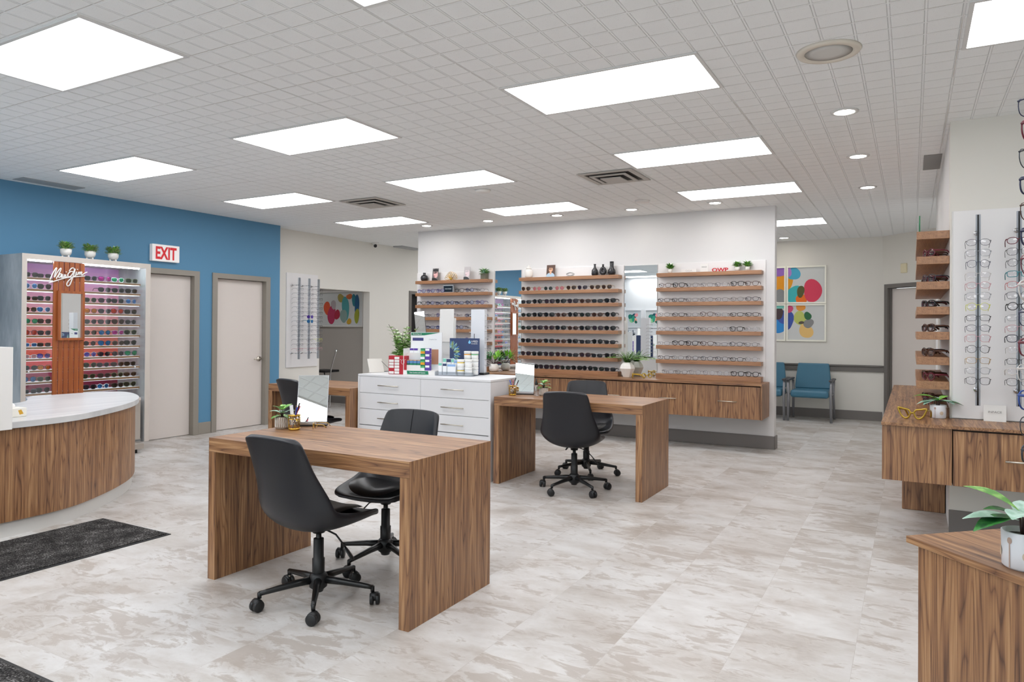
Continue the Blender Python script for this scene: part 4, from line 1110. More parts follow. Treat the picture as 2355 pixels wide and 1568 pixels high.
# soap dispenser on far desk
t = thing('pump_bottle', 'clear bottle with a black nozzle on the far desk', 'bottle', (-2.965, 5.735, .77))
MB().lathe([(.022, .0005), (.024, .006), (.024, .085), (.016, .10), (.011, .104)], 24, (-2.965, 5.735, .77)).build('bottle', ACRY, t)
MB().lathe([(.015, .100), (.015, .112), (.006, .135), (.0045, .155)], 16, (-2.965, 5.735, .77)).build('nozzle', BLKP, t)

# pot pattern plant (right counter and corner cabinet)
def pattern_plant(x, y, z, s, label, seed, leaves, rotz=0):
    t = thing('potted_plant', label, 'plant', (x, y, z))
    MB().lathe([(.046*s, 0), (.051*s, .006), (.053*s, .094*s), (.0495*s, .096*s), (.047*s, .08*s)], 48, (x, y, z)).build('pot', mat('pale glazed pot', 'dcdde2', .3), t)
    db = MB()
    for k in range(8):
        a = 2*PI*k/8+rotz
        def pt(u, v, rr_=.0535): return (x+math.cos(a+u/.0535)*rr_*s, y+math.sin(a+u/.0535)*rr_*s, z+v*s)
        if k % 2 == 0: ce, ra = (0, .040), (.0125, .0135)
        else: ce, ra = (0, .074), (.0065, .0085)
        ring = [pt(ce[0]+ra[0]*math.cos(q), ce[1]+ra[1]*math.sin(q)) for q in [2*PI*j/14 for j in range(14)]]
        db.add([pt(0, ce[1], .0538)]+ring, [(0, j+1, (j+1) % 14+1) for j in range(14)], k % 2, True)
        if k % 2: db.add([pt(-.0015, .004), pt(.0015, .004), pt(.0015, .07), pt(-.0015, .07)], [(0, 1, 2, 3)], 1)
    db.build('painted_motif', [mat('beige glaze', 'cbb9a4', .4), mat('pinkish glaze', 'b49a8c', .4)], t)
    MB().lathe([(.001, .083*s), (.047*s, .081*s)], 20, (x, y, z)).build('soil', SOIL, t)
    st = MB(); lf = MB(); rr = random.Random(seed)
    for i, (a, el, L, m_) in enumerate(leaves):
        a = R(a); st.tube([(x+math.cos(a)*.008*s, y+math.sin(a)*.008*s, z+.08*s), (x+math.cos(a)*.012*s, y+math.sin(a)*.012*s, z+.128*s)], .0022*s, 5)
        b = (x+math.cos(a)*.012*s, y+math.sin(a)*.012*s, z+(.12+.012*(i % 3))*s)
        lf.leaf(b, (math.cos(a), math.sin(a), el), L*s, L*.58*s, .55, .10, 8, m=m_, peak=.5)
    st.build('stem', STEM, t); lf.build('foliage', [LEAF4, LEAF2, LEAF1], t)
pattern_plant(.258, 2.262, .77, 1.0, 'green-leaved plant in a pale patterned pot on the near right counter', 1,
              [(188, .25, .13, 0), (205, -.05, .125, 1), (172, .75, .135, 2), (90, .8, .09, 0), (40, .6, .1, 1), (-20, .3, .1, 0), (-70, .4, .1, 1), (200, .5, .09, 1), (250, .3, .1, 0), (110, .35, .09, 2)])
pattern_plant(.160, 5.70, .785, .95, 'dark-leaved plant in a patterned pot on the corner cabinet', 4,
              [(195, .12, .13, 0), (215, -.05, .11, 0), (180, .35, .15, 2), (0, .15, .15, 1), (330, .05, .11, 0), (270, .4, .09, 0), (100, .4, .12, 1), (50, .6, .1, 2)], rotz=.4)

# sculptural glasses ornaments
def ornament(x, y, z, rotz, s, label, cat='ornament', round_=False):
    t = thing('glasses_sculpture', label, cat, (x, y, z), R(rotz))
    T = Matrix.Translation((x, y, z)) @ Matrix.Rotation(R(rotz), 4, 'Z') @ Matrix.Scale(s, 4)
    mb = MB()
    for sd in (-1, 1):
        if round_: pts = [(sd*(.042+.028*math.cos(a)), 0, .036+.028*math.sin(a)) for a in [2*PI*j/16 for j in range(16)]]
        else: pts = [(sd*p, 0, q) for p, q in ((.012, .034), (.010, .044), (.022, .060), (.045, .064), (.078, .070), (.074, .052), (.062, .026), (.046, .010), (.030, .008), (.018, .018))]
        if sd < 0: pts = pts[::-1]
        mb.tube(pts if round_ else [p for p in catm(pts+[pts[0]], 3)[:-1]], .0055, 8, closed=True, tf=T)
    mb.tube([(-.014, 0, .044), (0, 0, .040), (.014, 0, .044)], .0055, 8, tf=T)
    mb.build('frame_front', GOLDS, t)
    hx = .070 if round_ else .076
    for sd in (-1, 1):
        MB().tube(catm([(sd*hx, 0, .060 if not round_ else .040), (sd*hx, .07, .056 if not round_ else .042), (sd*(hx-.004), .12, .046), (sd*(hx-.012), .155, .008)], 4), .0055, 8, tf=T).build('temple', GOLDS, t)
ornament(.005, 5.50, .785, -15, 1.1, 'gold cat-eye glasses sculpture on the corner cabinet')
ornament(-2.97, 8.31, .7785, -75, .9, 'gold glasses sculpture lying low on the long cabinet, left of the pair', round_=False)
ornament(-2.845, 8.47, .7785, 4, .9, 'gold round glasses sculpture on the long cabinet beside the right shelves', round_=True)

# fern vase on long cabinet
x, y, z = -3.11, 8.50, .778
t = thing('potted_fern', 'bright green fern in a faceted white vase before the right wall mirror', 'plant', (x, y, z))
MB().lathe([(.050, 0.0005), (.055, .004), (.100, .11), (.086, .150), (.058, .185), (.052, .186), (.045, .17)], 8, (x, y, z), smooth=False).build('vase', WCER, t)
mb = MB(); rr = random.Random(8)
for i in range(46):
    a = 2.4*i; s = rr.uniform(.4, 1.75); ln = rr.uniform(.15, .22)
    sag = .55*s
    pts = [Vector((x, y, z+.17))+Vector((math.cos(a)*s*ln*q, math.sin(a)*s*ln*q*.42, ln*q*(1.05-min(sag, .75)*q))) for q in [j/8 for j in range(9)]]
    mb.tube(pts, .0014, 4, m=1)
    for j in range(1, 9):
        d0 = (pts[j]-pts[j-1]).normalized(); sdv = d0.cross(Vector((0, 0, 1))).normalized()
        for k2 in (0, .5):
            for sd in (-1, 1):
                mb.leaf(pts[j]-d0*.012*k2*2, d0*.55+sdv*sd, .046*(1-.075*j), .011, .3, 0, 2, m=0 if (i+j) % 3 else 2)
mb.build('fronds', [LEAF5, STEM, LEAF1], t)
# broad-leaf plant in white pot before the left wall mirror
x, y, z = -5.06, 8.50, .778
t = thing('potted_plant', 'broad-leaved plant in a round white pot before the left wall mirror', 'plant', (x, y, z))
MB().lathe([(.040, .0005), (.062, .015), (.068, .05), (.060, .09), (.045, .108), (.040, .105)], 24, (x, y, z)).build('pot', WCER, t)
mb = MB(); rr = random.Random(3)
for i, (a, el, L, m_) in enumerate(((170, .7, .22, 1), (200, .35, .2, 1), (150, 1.3, .20, 1), (20, .9, .2, 0), (-10, .5, .18, 1), (60, 1.6, .2, 0), (100, 1.2, .18, 1), (300, .9, .16, 0), (340, 1.4, .22, 0), (230, 1.0, .14, 1))):
    a = R(a); d = Vector((math.cos(a), math.sin(a)*.6, el)).normalized(); b = Vector((x, y, z+.10))
    q = b+d*L*.55; mb.tube([b, q], .0025, 5, m=2)
    for off in (-.7, -.35, 0, .35, .7):
        dd = Euler((0, off, 0)).to_matrix() @ d if abs(d.x) > .1 else d
        mb.leaf(q, dd, L*.62*(1-.3*abs(off)), .035, .35, .1, 4, m=m_)
mb.build('foliage', [LEAF5, LEAF2, STEM], t)

# items on the tops of the wall units
ZT = SZ[0]
t = thing('vase', 'squat black round vase at the left end of the left unit top shelf', 'vase', (-6.335, 8.6, ZT))
MB().lathe([(.03, .0005), (.05, .012), (.058, .045), (.048, .078), (.022, .092), (.018, .10), (.022, .125), (.017, .125)], 28, (-6.335, 8.6, ZT)).build('body', BLKC, t)
def card(x, y, z, w_, h_, label, mode, cat='display card', lean=8, thick=.006):
    t = thing('photo_card', label, cat, (x, y, z))
    T = Matrix.Translation((x, y, z)) @ Matrix.Rotation(R(-lean), 4, 'X')
    back, skin, lip, dark = {'a': ('6a6464', 'd8a8a4', 'a84058', '141214'), 'b': ('b9b4b6', 'e0ccd0', 'b98a94', '1b1c20'), 'c': ('5a4238', 'd9a888', 'a05a4a', 'a9c3d6')}[mode]
    ms = [mat('card '+mode+str(i), c, .4) for i, c in enumerate((back, skin, lip, dark))]
    MB().box(-w_/2, w_/2, 0, thick, .0005, h_, tf=T).build('board', ms[0], t)
    p = MB(); f = -.0008
    def ell(cx, cz, rx, rz, m, n=18, rot=0, yy=f):
        pts = [(cx+rx*math.cos(a)*math.cos(rot)-rz*math.sin(a)*math.sin(rot), yy, cz+rx*math.cos(a)*math.sin(rot)+rz*math.sin(a)*math.cos(rot)) for a in [2*PI*j/n for j in range(n)]]
        pts = [(min(max(a, -w_/2), w_/2), b, min(max(c, .001), h_)) for a, b, c in pts]
        p.add([(min(max(cx, -w_/2), w_/2), yy, cz)]+pts, [(0, (j+1) % n+1, j+1) for j in range(n)], m, tf=T)
    if mode == 'c':
        ell(0, h_*.62, w_*.24, h_*.20, 1); ell(0, h_*.08, w_*.5, h_*.28, 3, yy=f*1.2); ell(0, h_*.36, w_*.12, h_*.14, 1, yy=f*1.6); ell(-w_*.05, h_*.66, w_*.2, h_*.035, 0, yy=f*2)
        ell(0, h_*.85, w_*.26, h_*.1, 0, yy=f*1.5)
    else:
        ell(w_*.08, h_*.52, w_*.36, h_*.30, 1, rot=.2); ell(-w_*.12, h_*.38, w_*.10, h_*.035, 2, yy=f*2)
        ell(w_*.05, h_*.84, w_*.46, h_*.13, 0 if mode == 'b' else 3, yy=f*1.6); ell(-w_*.1, h_*.06, w_*.6, h_*.17, 3, rot=-.2, yy=f*1.4)
        ell(w_*.02, h_*.64, w_*.30, h_*.05, 3 if mode == 'a' else 0, rot=.1, yy=f*2.2)
    p.build('printed_portrait', ms, t)
    MB().tube([T @ Vector((0, thick, h_*.6)), Vector((x, y+.06, z+.003))], .003, 5).build('easel_strut', BLKP, t)
card(-6.13, 8.575, ZT, .105, .185, 'upright photo card of a person in a dark cap, left unit top shelf', 'a')
card(-5.575, 8.575, ZT, .100, .19, 'upright photo card of a pale-haired person, left unit top shelf', 'b')
card(-4.235, 8.58, ZT, .125, .165, 'square photo card of a person wearing sunglasses, middle unit top shelf', 'c')
t = thing('wire_flower_ornament', 'gold wire flower ornament in the middle of the left unit top shelf', 'ornament', (-5.845, 8.585, ZT))
for k in range(11):
    a = R(8+k*16.4); T = Matrix.Translation((-5.845, 8.585, ZT+.018)) @ Matrix.Rotation(-a+PI/2, 4, 'Y')
    pts = [(.020*math.sin(q), .012*math.sin(k), .012+.048*(1-math.cos(q))) for q in [2*PI*j/12 for j in range(12)]]
    MB().tube(pts, .0028, 5, closed=True, tf=T).build('wire_petal', GOLD, t)
MB().sphere((-5.845, 8.585, ZT+.018), .018).build('core', GOLDS, t)
def bushy(x, y, z, pot, potm, label, seed, s=1., n=90, ms=(0, 1, 2), grp=None):
    t = thing('potted_plant', label, 'plant', (x, y, z), 0, grp)
    if pot == 'square': MB().box(x-.038*s, x+.038*s, y-.038*s, y+.038*s, z+.0005, z+.075*s).build('pot', potm, t, bevel=.004)
    else: MB().lathe([(.028*s, .0005), (.036*s, .06*s), (.032*s, .06*s)], 24, (x, y, z)).build('pot', potm, t)
    mb = MB(); small_leaves(mb, (x, y, z+.058*s), .035*s, .05*s, n, .062*s, .022*s, up=.5, seed=seed, ms=ms)
    mb.build('foliage', [LEAF2, LEAF1, LEAF4], t)
bushy(-5.285, 8.60, ZT, 'square', TERRA, 'bushy plant in a square stone pot, right end of left unit top shelf', 21, 1.1)
bushy(-2.60, 8.60, ZT, 'round', WCER, 'small green plant in a white pot at the left of the right unit top', 22, .85, ms=(1, 1, 0))
bushy(-1.79, 8.60, ZT, 'round', WCER, 'small green plant in a white cup, left of the pair on the right unit top', 23, .8, ms=(1, 1, 0))
bushy(-1.675, 8.60, ZT, 'round', WCER, 'small green plant in a white cup, right of the pair on the right unit top', 24, .8, ms=(1, 1, 0))
t = thing('ceramic_jar', 'white lidded ginger jar at the left end of the middle unit top shelf', 'jar', (-4.575, 8.605, ZT))
MB().lathe([(.040, .0005), (.052, .02), (.056, .08), (.045, .112), (.028, .12)], 28, (-4.575, 8.605, ZT)).build('body', WCER, t)
MB().lathe([(.034, .121), (.036, .135), (.026, .150), (.008, .155), (.009, .168), (.001, .172)], 24, (-4.575, 8.605, ZT)).build('lid', WCER, t)
t = thing('eye_ornament', 'small silver eye-shaped ornament on the middle unit top shelf', 'ornament', (-3.945, 8.59, ZT))
mb = MB()
for s_, dz in ((1, 0), (.7, .0)):
    pts = [(-3.945+.056*s_*math.cos(a), 8.59, ZT+.030+.022*s_*math.sin(a)*(1-.25*abs(math.cos(a)))) for a in [2*PI*j/20 for j in range(20)]]
    mb.tube(pts, .0045 if s_ == 1 else .003, 6, closed=True)
mb.box(-3.995, -3.895, 8.575, 8.605, ZT+.0005, ZT+.008).build('eye', mat('pewter', 'a9a9a9', .35, .8), t)
for (x, prof, lb) in ((-3.60, [(.034, .0005), (.044, .02), (.040, .07), (.016, .105), (.012, .13), (.017, .152), (.012, .152)], 'black bottle vase, left of the three on the middle unit'),
                      (-3.365, [(.036, .0005), (.052, .025), (.048, .065), (.030, .09), (.024, .12), (.027, .175), (.022, .175)], 'tall black vase with wide neck, right of the three on the middle unit')):
    t = thing('vase', lb, 'vase', (x, 8.60, ZT), 0, 'black vases on the middle unit top')
    MB().lathe(prof, 28, (x, 8.60, ZT)).build('body', BLKC, t)
t = thing('ring_vase', 'black ring-shaped vase with a hole, centre of the three on the middle unit', 'vase', (-3.485, 8.60, ZT), 0, 'black vases on the middle unit top')
pts = [(-3.485+.026*math.cos(a), 8.60, ZT+.062+.036*math.sin(a)) for a in [2*PI*j/24 for j in range(24)]]
MB().tube(pts, [.019+.006*(1-math.sin(2*PI*j/24))*.5 for j in range(24)], 10, closed=True).cyl((-3.485, 8.6, ZT+.11), (-3.485, 8.6, ZT+.145), .012, .014).box(-3.505, -3.465, 8.585, 8.615, ZT+.0005, ZT+.012).build('body', BLKC, t)
# brand cards on the right unit top
t = thing('name_plate', 'long low white name plate on the right unit top shelf', 'sign', (-2.36, 8.58, ZT))
MB().box(-2.455, -2.27, 8.575, 8.592, ZT+.0005, ZT+.042).build('plate', WPLA, t, bevel=.002)
text_obj('lettering', 'OGA', .03, mat('pale grey print', 'b5b5b8', .5), t, (-2.40, 8.574, ZT+.012), (1, 0, 0), (0, 0, 1), .0004, width=.08)
t = thing('name_card', 'upright white name card on the right unit top shelf', 'sign', (-2.175, 8.58, ZT))
MB().box(-2.222, -2.128, 8.58, 8.586, ZT+.0005, ZT+.10).build('card', WPLA, t)
text_obj('lettering', 'INFACE', .018, BLKP, t, (-2.205, 8.579, ZT+.055), (1, 0, 0), (0, 0, 1), .0003, width=.058)
t = thing('logo_letters', 'red freestanding logo letters on the right unit top shelf', 'sign', (-1.985, 8.59, ZT))
o = text_obj('lettering', 'OWP', .062, mat('red acrylic letters', 'c2182c', .3), t, (-2.085, 8.59, ZT+.001), (1, 0, 0), (0, 0, 1), .006, bold=.0015, width=.19)
# black sign on left unit second shelf
t = thing('brand_plaque', 'black plaque with pale lettering in a silver frame, left unit second shelf', 'sign', (-5.87, 8.56, SZ[1]))
MB().box(-5.965, -5.785, 8.556, 8.585, SZ[1]+.0005, SZ[1]+.108).build('frame', mat('silver frame', 'b8bcc0', .3, .6), t, bevel=.003)
MB().box(-5.953, -5.797, 8.553, 8.556, SZ[1]+.010, SZ[1]+.097).build('face', mat('midnight face', '0c1c28', .3), t)
text_obj('lettering', 'TOM FORD', .022, mat('pale lettering', 'c9d6dc', .4), t, (-5.932, 8.5525, SZ[1]+.046), (1, 0, 0), (0, 0, 1), .0003, width=.115)
t = thing('inface_card', 'white brand card with grey lettering on the corner cabinet before the rod panel', 'sign', (.48, 5.66, .785))
t.name = 'brand_card'
MB().box(.42, .545, 5.68, 5.686, .7855, .893, tf=Matrix.Translation((0, 5.68, .785)) @ Matrix.Rotation(R(-6), 4, 'X') @ Matrix.Translation((0, -5.68, -.785))).build('card', WPLA, t)
text_obj('lettering', 'INFACE', .02, mat('grey print', '8a8a8c', .5), t, (.445, 5.6745, .842), (1, 0, 0), (0, -.1, 1), .0003, width=.075)

# ================================================================== WHITE CABINET PRODUCTS
Z = CZ
t = thing('product_display', 'red card display stand with rows of small white packets, left on the white cabinet', 'display', (-4.48, 5.66, Z), R(12))
T = Matrix.Translation((-4.48, 5.66, Z)) @ Matrix.Rotation(R(12), 4, 'Z')
redm = mat('red cardboard', 'b01c2c', .45)
MB().box(-.095, .095, -.03, .05, .0005, .185, tf=T).build('carton', redm, t, bevel=.002)
for c_ in range(2):
    for r_i in range(6):
        if (c_, r_i) in ((0, 5), (0, 1)): continue
        MB().box(-.088+c_*.060, -.036+c_*.060, -.036, -.030, .006+r_i*.029, .030+r_i*.029, tf=T).build('packet', WPLA, t, bevel=.002)
g = [(.062+.017*math.cos(a), -.0315, .125+.022*math.sin(a)) for a in [2*PI*j/14 for j in range(14)]]
MB().tube(g, .0016, 4, closed=True, tf=T).tube([(.05, -.0315, .142), (.03, -.0315, .15)], .0016, 4, tf=T).tube([(.075, -.0315, .142), (.092, -.0315, .15)], .0016, 4, tf=T).build('glasses_motif', WPLA, t)
# eucalyptus
x, y = -4.72, 6.02
t = thing('potted_plant', 'tall sage green plant in a black pot at the back of the white cabinet', 'plant', (x, y, Z))
MB().lathe([(.045, .0005), (.055, .10), (.050, .10), (.048, .09)], 20, (x, y, Z)).build('pot', BLKP, t)
mb = MB(); branches(mb, (x, y, Z+.09), 15, .45, .5, .095, .058, 8, 5, ms=(0, 0, 2)); small_leaves(mb, (x, y, Z+.10), .07, .10, 90, .085, .042, seed=9, ms=(0, 0, 2))
mb.build('foliage', [LEAF3, STEM, LEAF1], t)
# white tiered display with green bands
gb = mat('deep green print', '0c7a55', .45); wpr = mat('white card print', 'eceef0', .45); pur = mat('purple print', '5a3aa0', .45); lgr = mat('light green print', '58b070', .45); ora = mat('orange print', 'e09a20', .45)
t = thing('product_display', 'white tiered display of small eye care boxes with green banners', 'display', (-4.25, 5.75, Z), R(12))
T = Matrix.Translation((-4.25, 5.75, Z)) @ Matrix.Rotation(R(12), 4, 'Z')
MB().box(-.17, .17, .085, .095, .0005, .42, tf=T).build('back_card', wpr, t)
MB().box(-.17, .17, -.075, .085, .0005, .045, tf=T).box(-.17, .0, -.05, .085, .045, .095, tf=T).box(-.17, 0, .0, .085, .095, .215, tf=T).box(-.175, -.170, -.075, .085, .0005, .26, tf=T).build('tier', WPLA, t)
MB().add([(-.165, .084, .415), (-.165, .084, .388), (-.02, .084, .390), (.15, .084, .418)], [(0, 1, 2, 3)], tf=T).build('banner', gb, t)
MB().add([(-.13, -.0765, .006), (.10, -.0765, .006), (.095, -.0765, .040), (-.135, -.0765, .040)], [(0, 1, 2, 3)], tf=T).build('banner', gb, t)
Rt = T.to_3x3() @ Vector((1, 0, 0))
text_obj('lettering', 'Take Comfort with Systane', .018, wpr, t, T @ Vector((-.105, -.0775, .017)), Rt, (0, 0, 1), .0002, width=.17)
text_obj('lettering', 'With the Power of 3', .018, wpr, t, T @ Vector((-.15, .083, .396)), Rt, (0, 0, 1), .0002, width=.10)
text_obj('lettering', 'Complete Care', .015, mat('grey caption print', '9a9aa0', .5), t, T @ Vector((.03, .084, .345)), Rt, (0, 0, 1), .0002, width=.085)
MB().add([(.06, .084, .10), (.135, .084, .10), (.135, .084, .25), (.06, .084, .25)], [(0, 1, 2, 3)], tf=T).build('portrait_print', mat('portrait print', 'c08a70', .5), t)
MB().add([(-.15, .084, .335), (-.03, .084, .335), (-.03, .084, .365), (-.15, .084, .365)], [(0, 1, 2, 3)], tf=T).build('title_print', mat('indigo print', '3a3f78', .5), t)
def pbox(x0, x1, y0, y1, z0, z1, T, mats_, label, name='product_box', grp='small product boxes on the tiered display', bands=((0, .45, 1), (.75, 1, 2))):
    c = T @ Vector(((x0+x1)/2, (y0+y1)/2, z0))
    t = thing(name, label, 'box', c, 0, grp)
    MB().box(x0, x1, y0, y1, z0, z1, tf=T).build('carton', mats_[0], t)
    if len(mats_) > 1:
        b = MB()
        for a, b_, k in bands:
            if k < len(mats_): b.add([(x0, y0-.0005, z0+(z1-z0)*a), (x1, y0-.0005, z0+(z1-z0)*a), (x1, y0-.0005, z0+(z1-z0)*b_), (x0, y0-.0005, z0+(z1-z0)*b_)], [(0, 1, 2, 3)], k-1, tf=T)
        b.build('printed_band', list(mats_[1:]), t)
for r_i in range(4):
    nm = ['lowest', 'second lowest', 'second highest', 'highest'][r_i]
    pbox(.005, .050, -.06, -.01, .0455+r_i*.055, .098+r_i*.055, T, (lgr, ora if r_i % 2 else wpr, gb), 'green and white eye drop box, %s in the green stack of the display' % nm)
    pbox(.056, .100, -.06, -.01, .0455+r_i*.055, .098+r_i*.055, T, (pur, wpr, wpr), 'purple and white eye drop box, %s in the purple stack' % nm, bands=((.55, .95, 1),))
for c_ in range(4):
    pbox(-.163+c_*.041, -.127+c_*.041, -.045, -.005, .0955, .145, T, (mat('sea blue print', '5a86b8', .45), gb, ora), '%s small blue and green vitamin box on the middle tier' % ORD[c_].capitalize().lower(), bands=((0, .35, 1), (.88, 1, 2)))
for c_ in range(2):
    pbox(-.150+c_*.046, -.108+c_*.046, .02, .06, .2155, .262, T, (wpr, pur), '%s purple topped box on the upper tier' % ['left', 'right'][c_], bands=((.5, .95, 1),))
# acrylic stand with dark blue board, jars and boxes
navy = mat('navy printed board', '2c3d66', .35)
t = thing('product_display', 'clear acrylic stand with a navy board behind white jars and bottles', 'display', (-3.90, 5.85, Z), R(12))
T2 = Matrix.Translation((-3.885, 5.84, Z)) @ Matrix.Rotation(R(12), 4, 'Z')
MB().box(-.20, .20, -.11, .10, .0005, .008, tf=T2).box(-.20, .20, -.112, -.108, .008, .04, tf=T2).build('acrylic_tray', ACRY, t)
MB().box(-.125, .19, .085, .092, .008, .365, tf=T2).build('board', navy, t)
Rt2 = T2.to_3x3() @ Vector((1, 0, 0))
text_obj('lettering', 'I-MED', .028, wpr, t, T2 @ Vector((.105, .0838, .325)), Rt2, (0, 0, 1), .0002, width=.068)
text_obj('lettering', 'PHARMA', .014, wpr, t, T2 @ Vector((.105, .0838, .307)), Rt2, (0, 0, 1), .0002, width=.066)
dr = [(.086+.014*math.cos(a)*(1 if math.sin(a) < 0 else 1-math.sin(a)*.9), .0838, .325+(.014 if math.sin(a) < 0 else .026)*math.sin(a)) for a in [2*PI*j/18 for j in range(18)]]
MB().add([(.086, .0838, .325)]+dr, [(0, (j+1) % 18+1, j+1) for j in range(18)], tf=T2).build('drop_emblem', mat('sky blue print', '7ec4ee', .4), t)
pet = MB(); rr = random.Random(4)
for i in range(100):
    a = R(rr.uniform(-85, 85)); r0 = rr.uniform(.04, .075); r1 = rr.uniform(.085, .125); w_ = .006
    cz = .21; cx = -.125
    p0 = (cx+r0*math.cos(a), cz+r0*math.sin(a)*1.2); p1 = (cx+r1*math.cos(a), cz+r1*math.sin(a)*1.15)
    nx, nz = -math.sin(a)*w_, math.cos(a)*w_
    pet.add([(p0[0], .0836, p0[1]), ((p0[0]+p1[0])/2+nx, .0836, (p0[1]+p1[1])/2+nz), (p1[0], .0836, p1[1]), ((p0[0]+p1[0])/2-nx, .0836, (p0[1]+p1[1])/2-nz)], [(0, 3, 2, 1)], i % 3, tf=T2)
pet.build('iris_print', [mat('pale cyan print', '9fd0dc', .4), mat('mid blue print', '4f86c0', .4), mat('lime print', 'b9cf7a', .4)], t)
gl = mat('glossy white jar', 'f0f0ee', .25)
def jar(x, y, z, r, h, lab, colr, nm='white supplement jar'):
    c = T2 @ Vector((x, y, z))
    t = thing('supplement_jar', lab, 'jar', c, 0, 'white jars on the acrylic stand')
    MB().lathe([(r*.9, 0.0003), (r, .004), (r, h*.68), (r*.85, h*.7)], 20, c).build('jar', gl, t)
    MB().lathe([(r*1.04, h*.70), (r*1.04, h-.003), (r*.97, h)], 20, c).build('lid', gl, t)
    MB().lathe([(r*1.01, h*.52), (r*1.01, h*.64)], 20, c).build('label_band', colr, t)
yel = mat('yellow print', 'e8c83a', .4)
for (x, y, z, lb, cm) in ((.052, -.06, .009, 'white jar with yellow band, bottom left of the front jars', yel), (.132, -.06, .009, 'white jar with grey band, bottom right of the front jars', wpr),
                          (.052, -.06, .086, 'white jar with yellow band stacked on the bottom left jar', yel), (.132, -.06, .086, 'white jar with plain band stacked on the bottom right jar', wpr),
                          (.085, .04, .009, 'white jar at the bottom behind the front jars', wpr), (.160, .04, .009, 'white jar bottom right behind the front jars', wpr),
                          (.085, .04, .086, 'white jar in the middle row behind the front jars', yel), (.160, .04, .086, 'white jar middle right behind the front jars', wpr),
                          (.085, .04, .163, 'white jar with orange band on top of the back stack', ora), (.160, .04, .163, 'white jar with pale band on top of the right back stack', lgr)):
    jar(x, y, z, .036, .076, lb, cm)
mint = mat('mint print', '7fc8b4', .4); sky = mat('soft blue print', '8fb4e0', .4)
for (x0, x1, y0, y1, z0, z1, m2, lb) in ((-.17, -.135, -.09, -.06, .0085, .125, mint, 'slim white and mint box at the left front of the acrylic stand'), (-.125, -.085, -.09, -.06, .0085, .120, navy, 'slim white and navy box beside the slim mint box'),
                                        (-.075, .01, -.095, -.065, .0085, .115, sky, 'rounded white pouch with blue top and drop mark in front'), (-.145, -.11, -.04, -.01, .0085, .168, mint, 'white and mint box in the second row of the acrylic stand'),
                                        (-.105, -.06, -.04, -.01, .0085, .165, navy, 'white and navy box in the second row of the acrylic stand'), (-.055, -.03, -.04, -.01, .0085, .165, mint, 'narrow white and mint box in the second row'), (-.025, .02, -.04, -.01, .0085, .155, sky, 'white and soft blue box in the second row')):
    pbox(x0, x1, y0, y1, z0, z1, T2, (wpr, m2), lb, grp='slim boxes on the acrylic stand', bands=((.78, .98, 1),))
# three-way tabletop frame tower on the right
t = thing('eyewear_tower', 'tall white counter tower with silver wire pegs at the right of the products', 'display stand', (-3.80, 6.08, Z))
T3 = Matrix.Translation((-3.80, 6.085, Z)) @ Matrix.Rotation(R(8), 4, 'Z')
MB().box(-.075, .075, -.03, .03, .0205, .655, tf=T3).build('column', mat('brushed white column', 'dfe2e8', .3), t, bevel=.002)
MB().box(-.09, .09, -.07, .07, .0005, .02, tf=T3).build('base', BLKP, t, bevel=.002)
MB().box(-.04, -.034, -.0315, -.030, .25, .41, tf=T3).build('slot', BLKP, t)
for k in range(10):
    z = .09+k*.056
    MB().tube([(.075, -.01, z), (.10, -.02, z)], .003, 6, tf=T3).tube([(-.075, -.01, z), (-.10, -.02, z)], .003, 6, tf=T3).build('peg', WPLA, t)
for k in range(9):
    c = T3 @ Vector((.115, .02, .075+k*.056))
    eyewear('eyeglasses', 'rect', 'm', ['gunmetal', 'black', 'silver'][k % 3], 'x', c, R(98), '%s eyeglasses, %s from bottom on the right side of the counter tower' % (['gunmetal', 'black', 'silver'][k % 3], ORD[k]), 'eyeglasses on the counter tower', sc=.7)
# white board stand behind
t = thing('brand_board', 'white upright board on a stand behind the product displays', 'sign', (-4.20, 6.08, Z))
MB().box(-4.285, -4.110, 6.09, 6.10, Z+.32, Z+.66).build('board', WPLA, t, bevel=.004)
MB().box(-4.295, -4.10, 6.101, 6.12, Z+.0005, Z+.57).build('stand_panel', mat('pale stand panel', 'dededc', .4), t)
# leaning mirror behind
t = thing('counter_mirror', 'tilted tabletop mirror with black edge behind the tiered display', 'mirror', (-4.47, 6.10, Z))
T4 = Matrix.Translation((-4.48, 6.10, Z)) @ Matrix.Rotation(R(-8), 4, 'Y') @ Matrix.Rotation(R(30), 4, 'Z') @ Matrix.Rotation(R(-9), 4, 'X')
MB().box(-.055, .055, .002, .008, .33, .66, tf=T4).build('backing', BLKP, t)
MB().box(-.056, .050, -.001, .001, .331, .659, tf=T4).build('mirror_glass', MIRROR, t)
MB().box(-.012, .012, .003, .012, .01, .33, tf=T4).build('post', NICK, t)
MB().box(-.07, .07, -.06, .06, .0005, .01, tf=Matrix.Translation((-4.48, 6.10, Z))).build('base', BLKP, t)
# grey tablet/mirror at far left end
t = thing('tabletop_mirror', 'pale tilted panel on a wire stand at the left end of the white cabinet', 'mirror', (-4.93+.14, 5.80, Z))
T5 = Matrix.Translation((-4.80, 5.70, Z)) @ Matrix.Rotation(R(62), 4, 'Z') @ Matrix.Rotation(R(-28), 4, 'X')
MB().box(-.07, .09, 0, .006, .006, .16, tf=T5).build('panel', mat('pale backing', 'd4d1ca', .5), t)
MB().tube([T5 @ Vector((.08, .006, .14)), Vector((-4.66, 5.80, Z+.004)), Vector((-4.56, 5.83, Z+.004))], .0022, 5).build('wire_leg', DARKM, t)

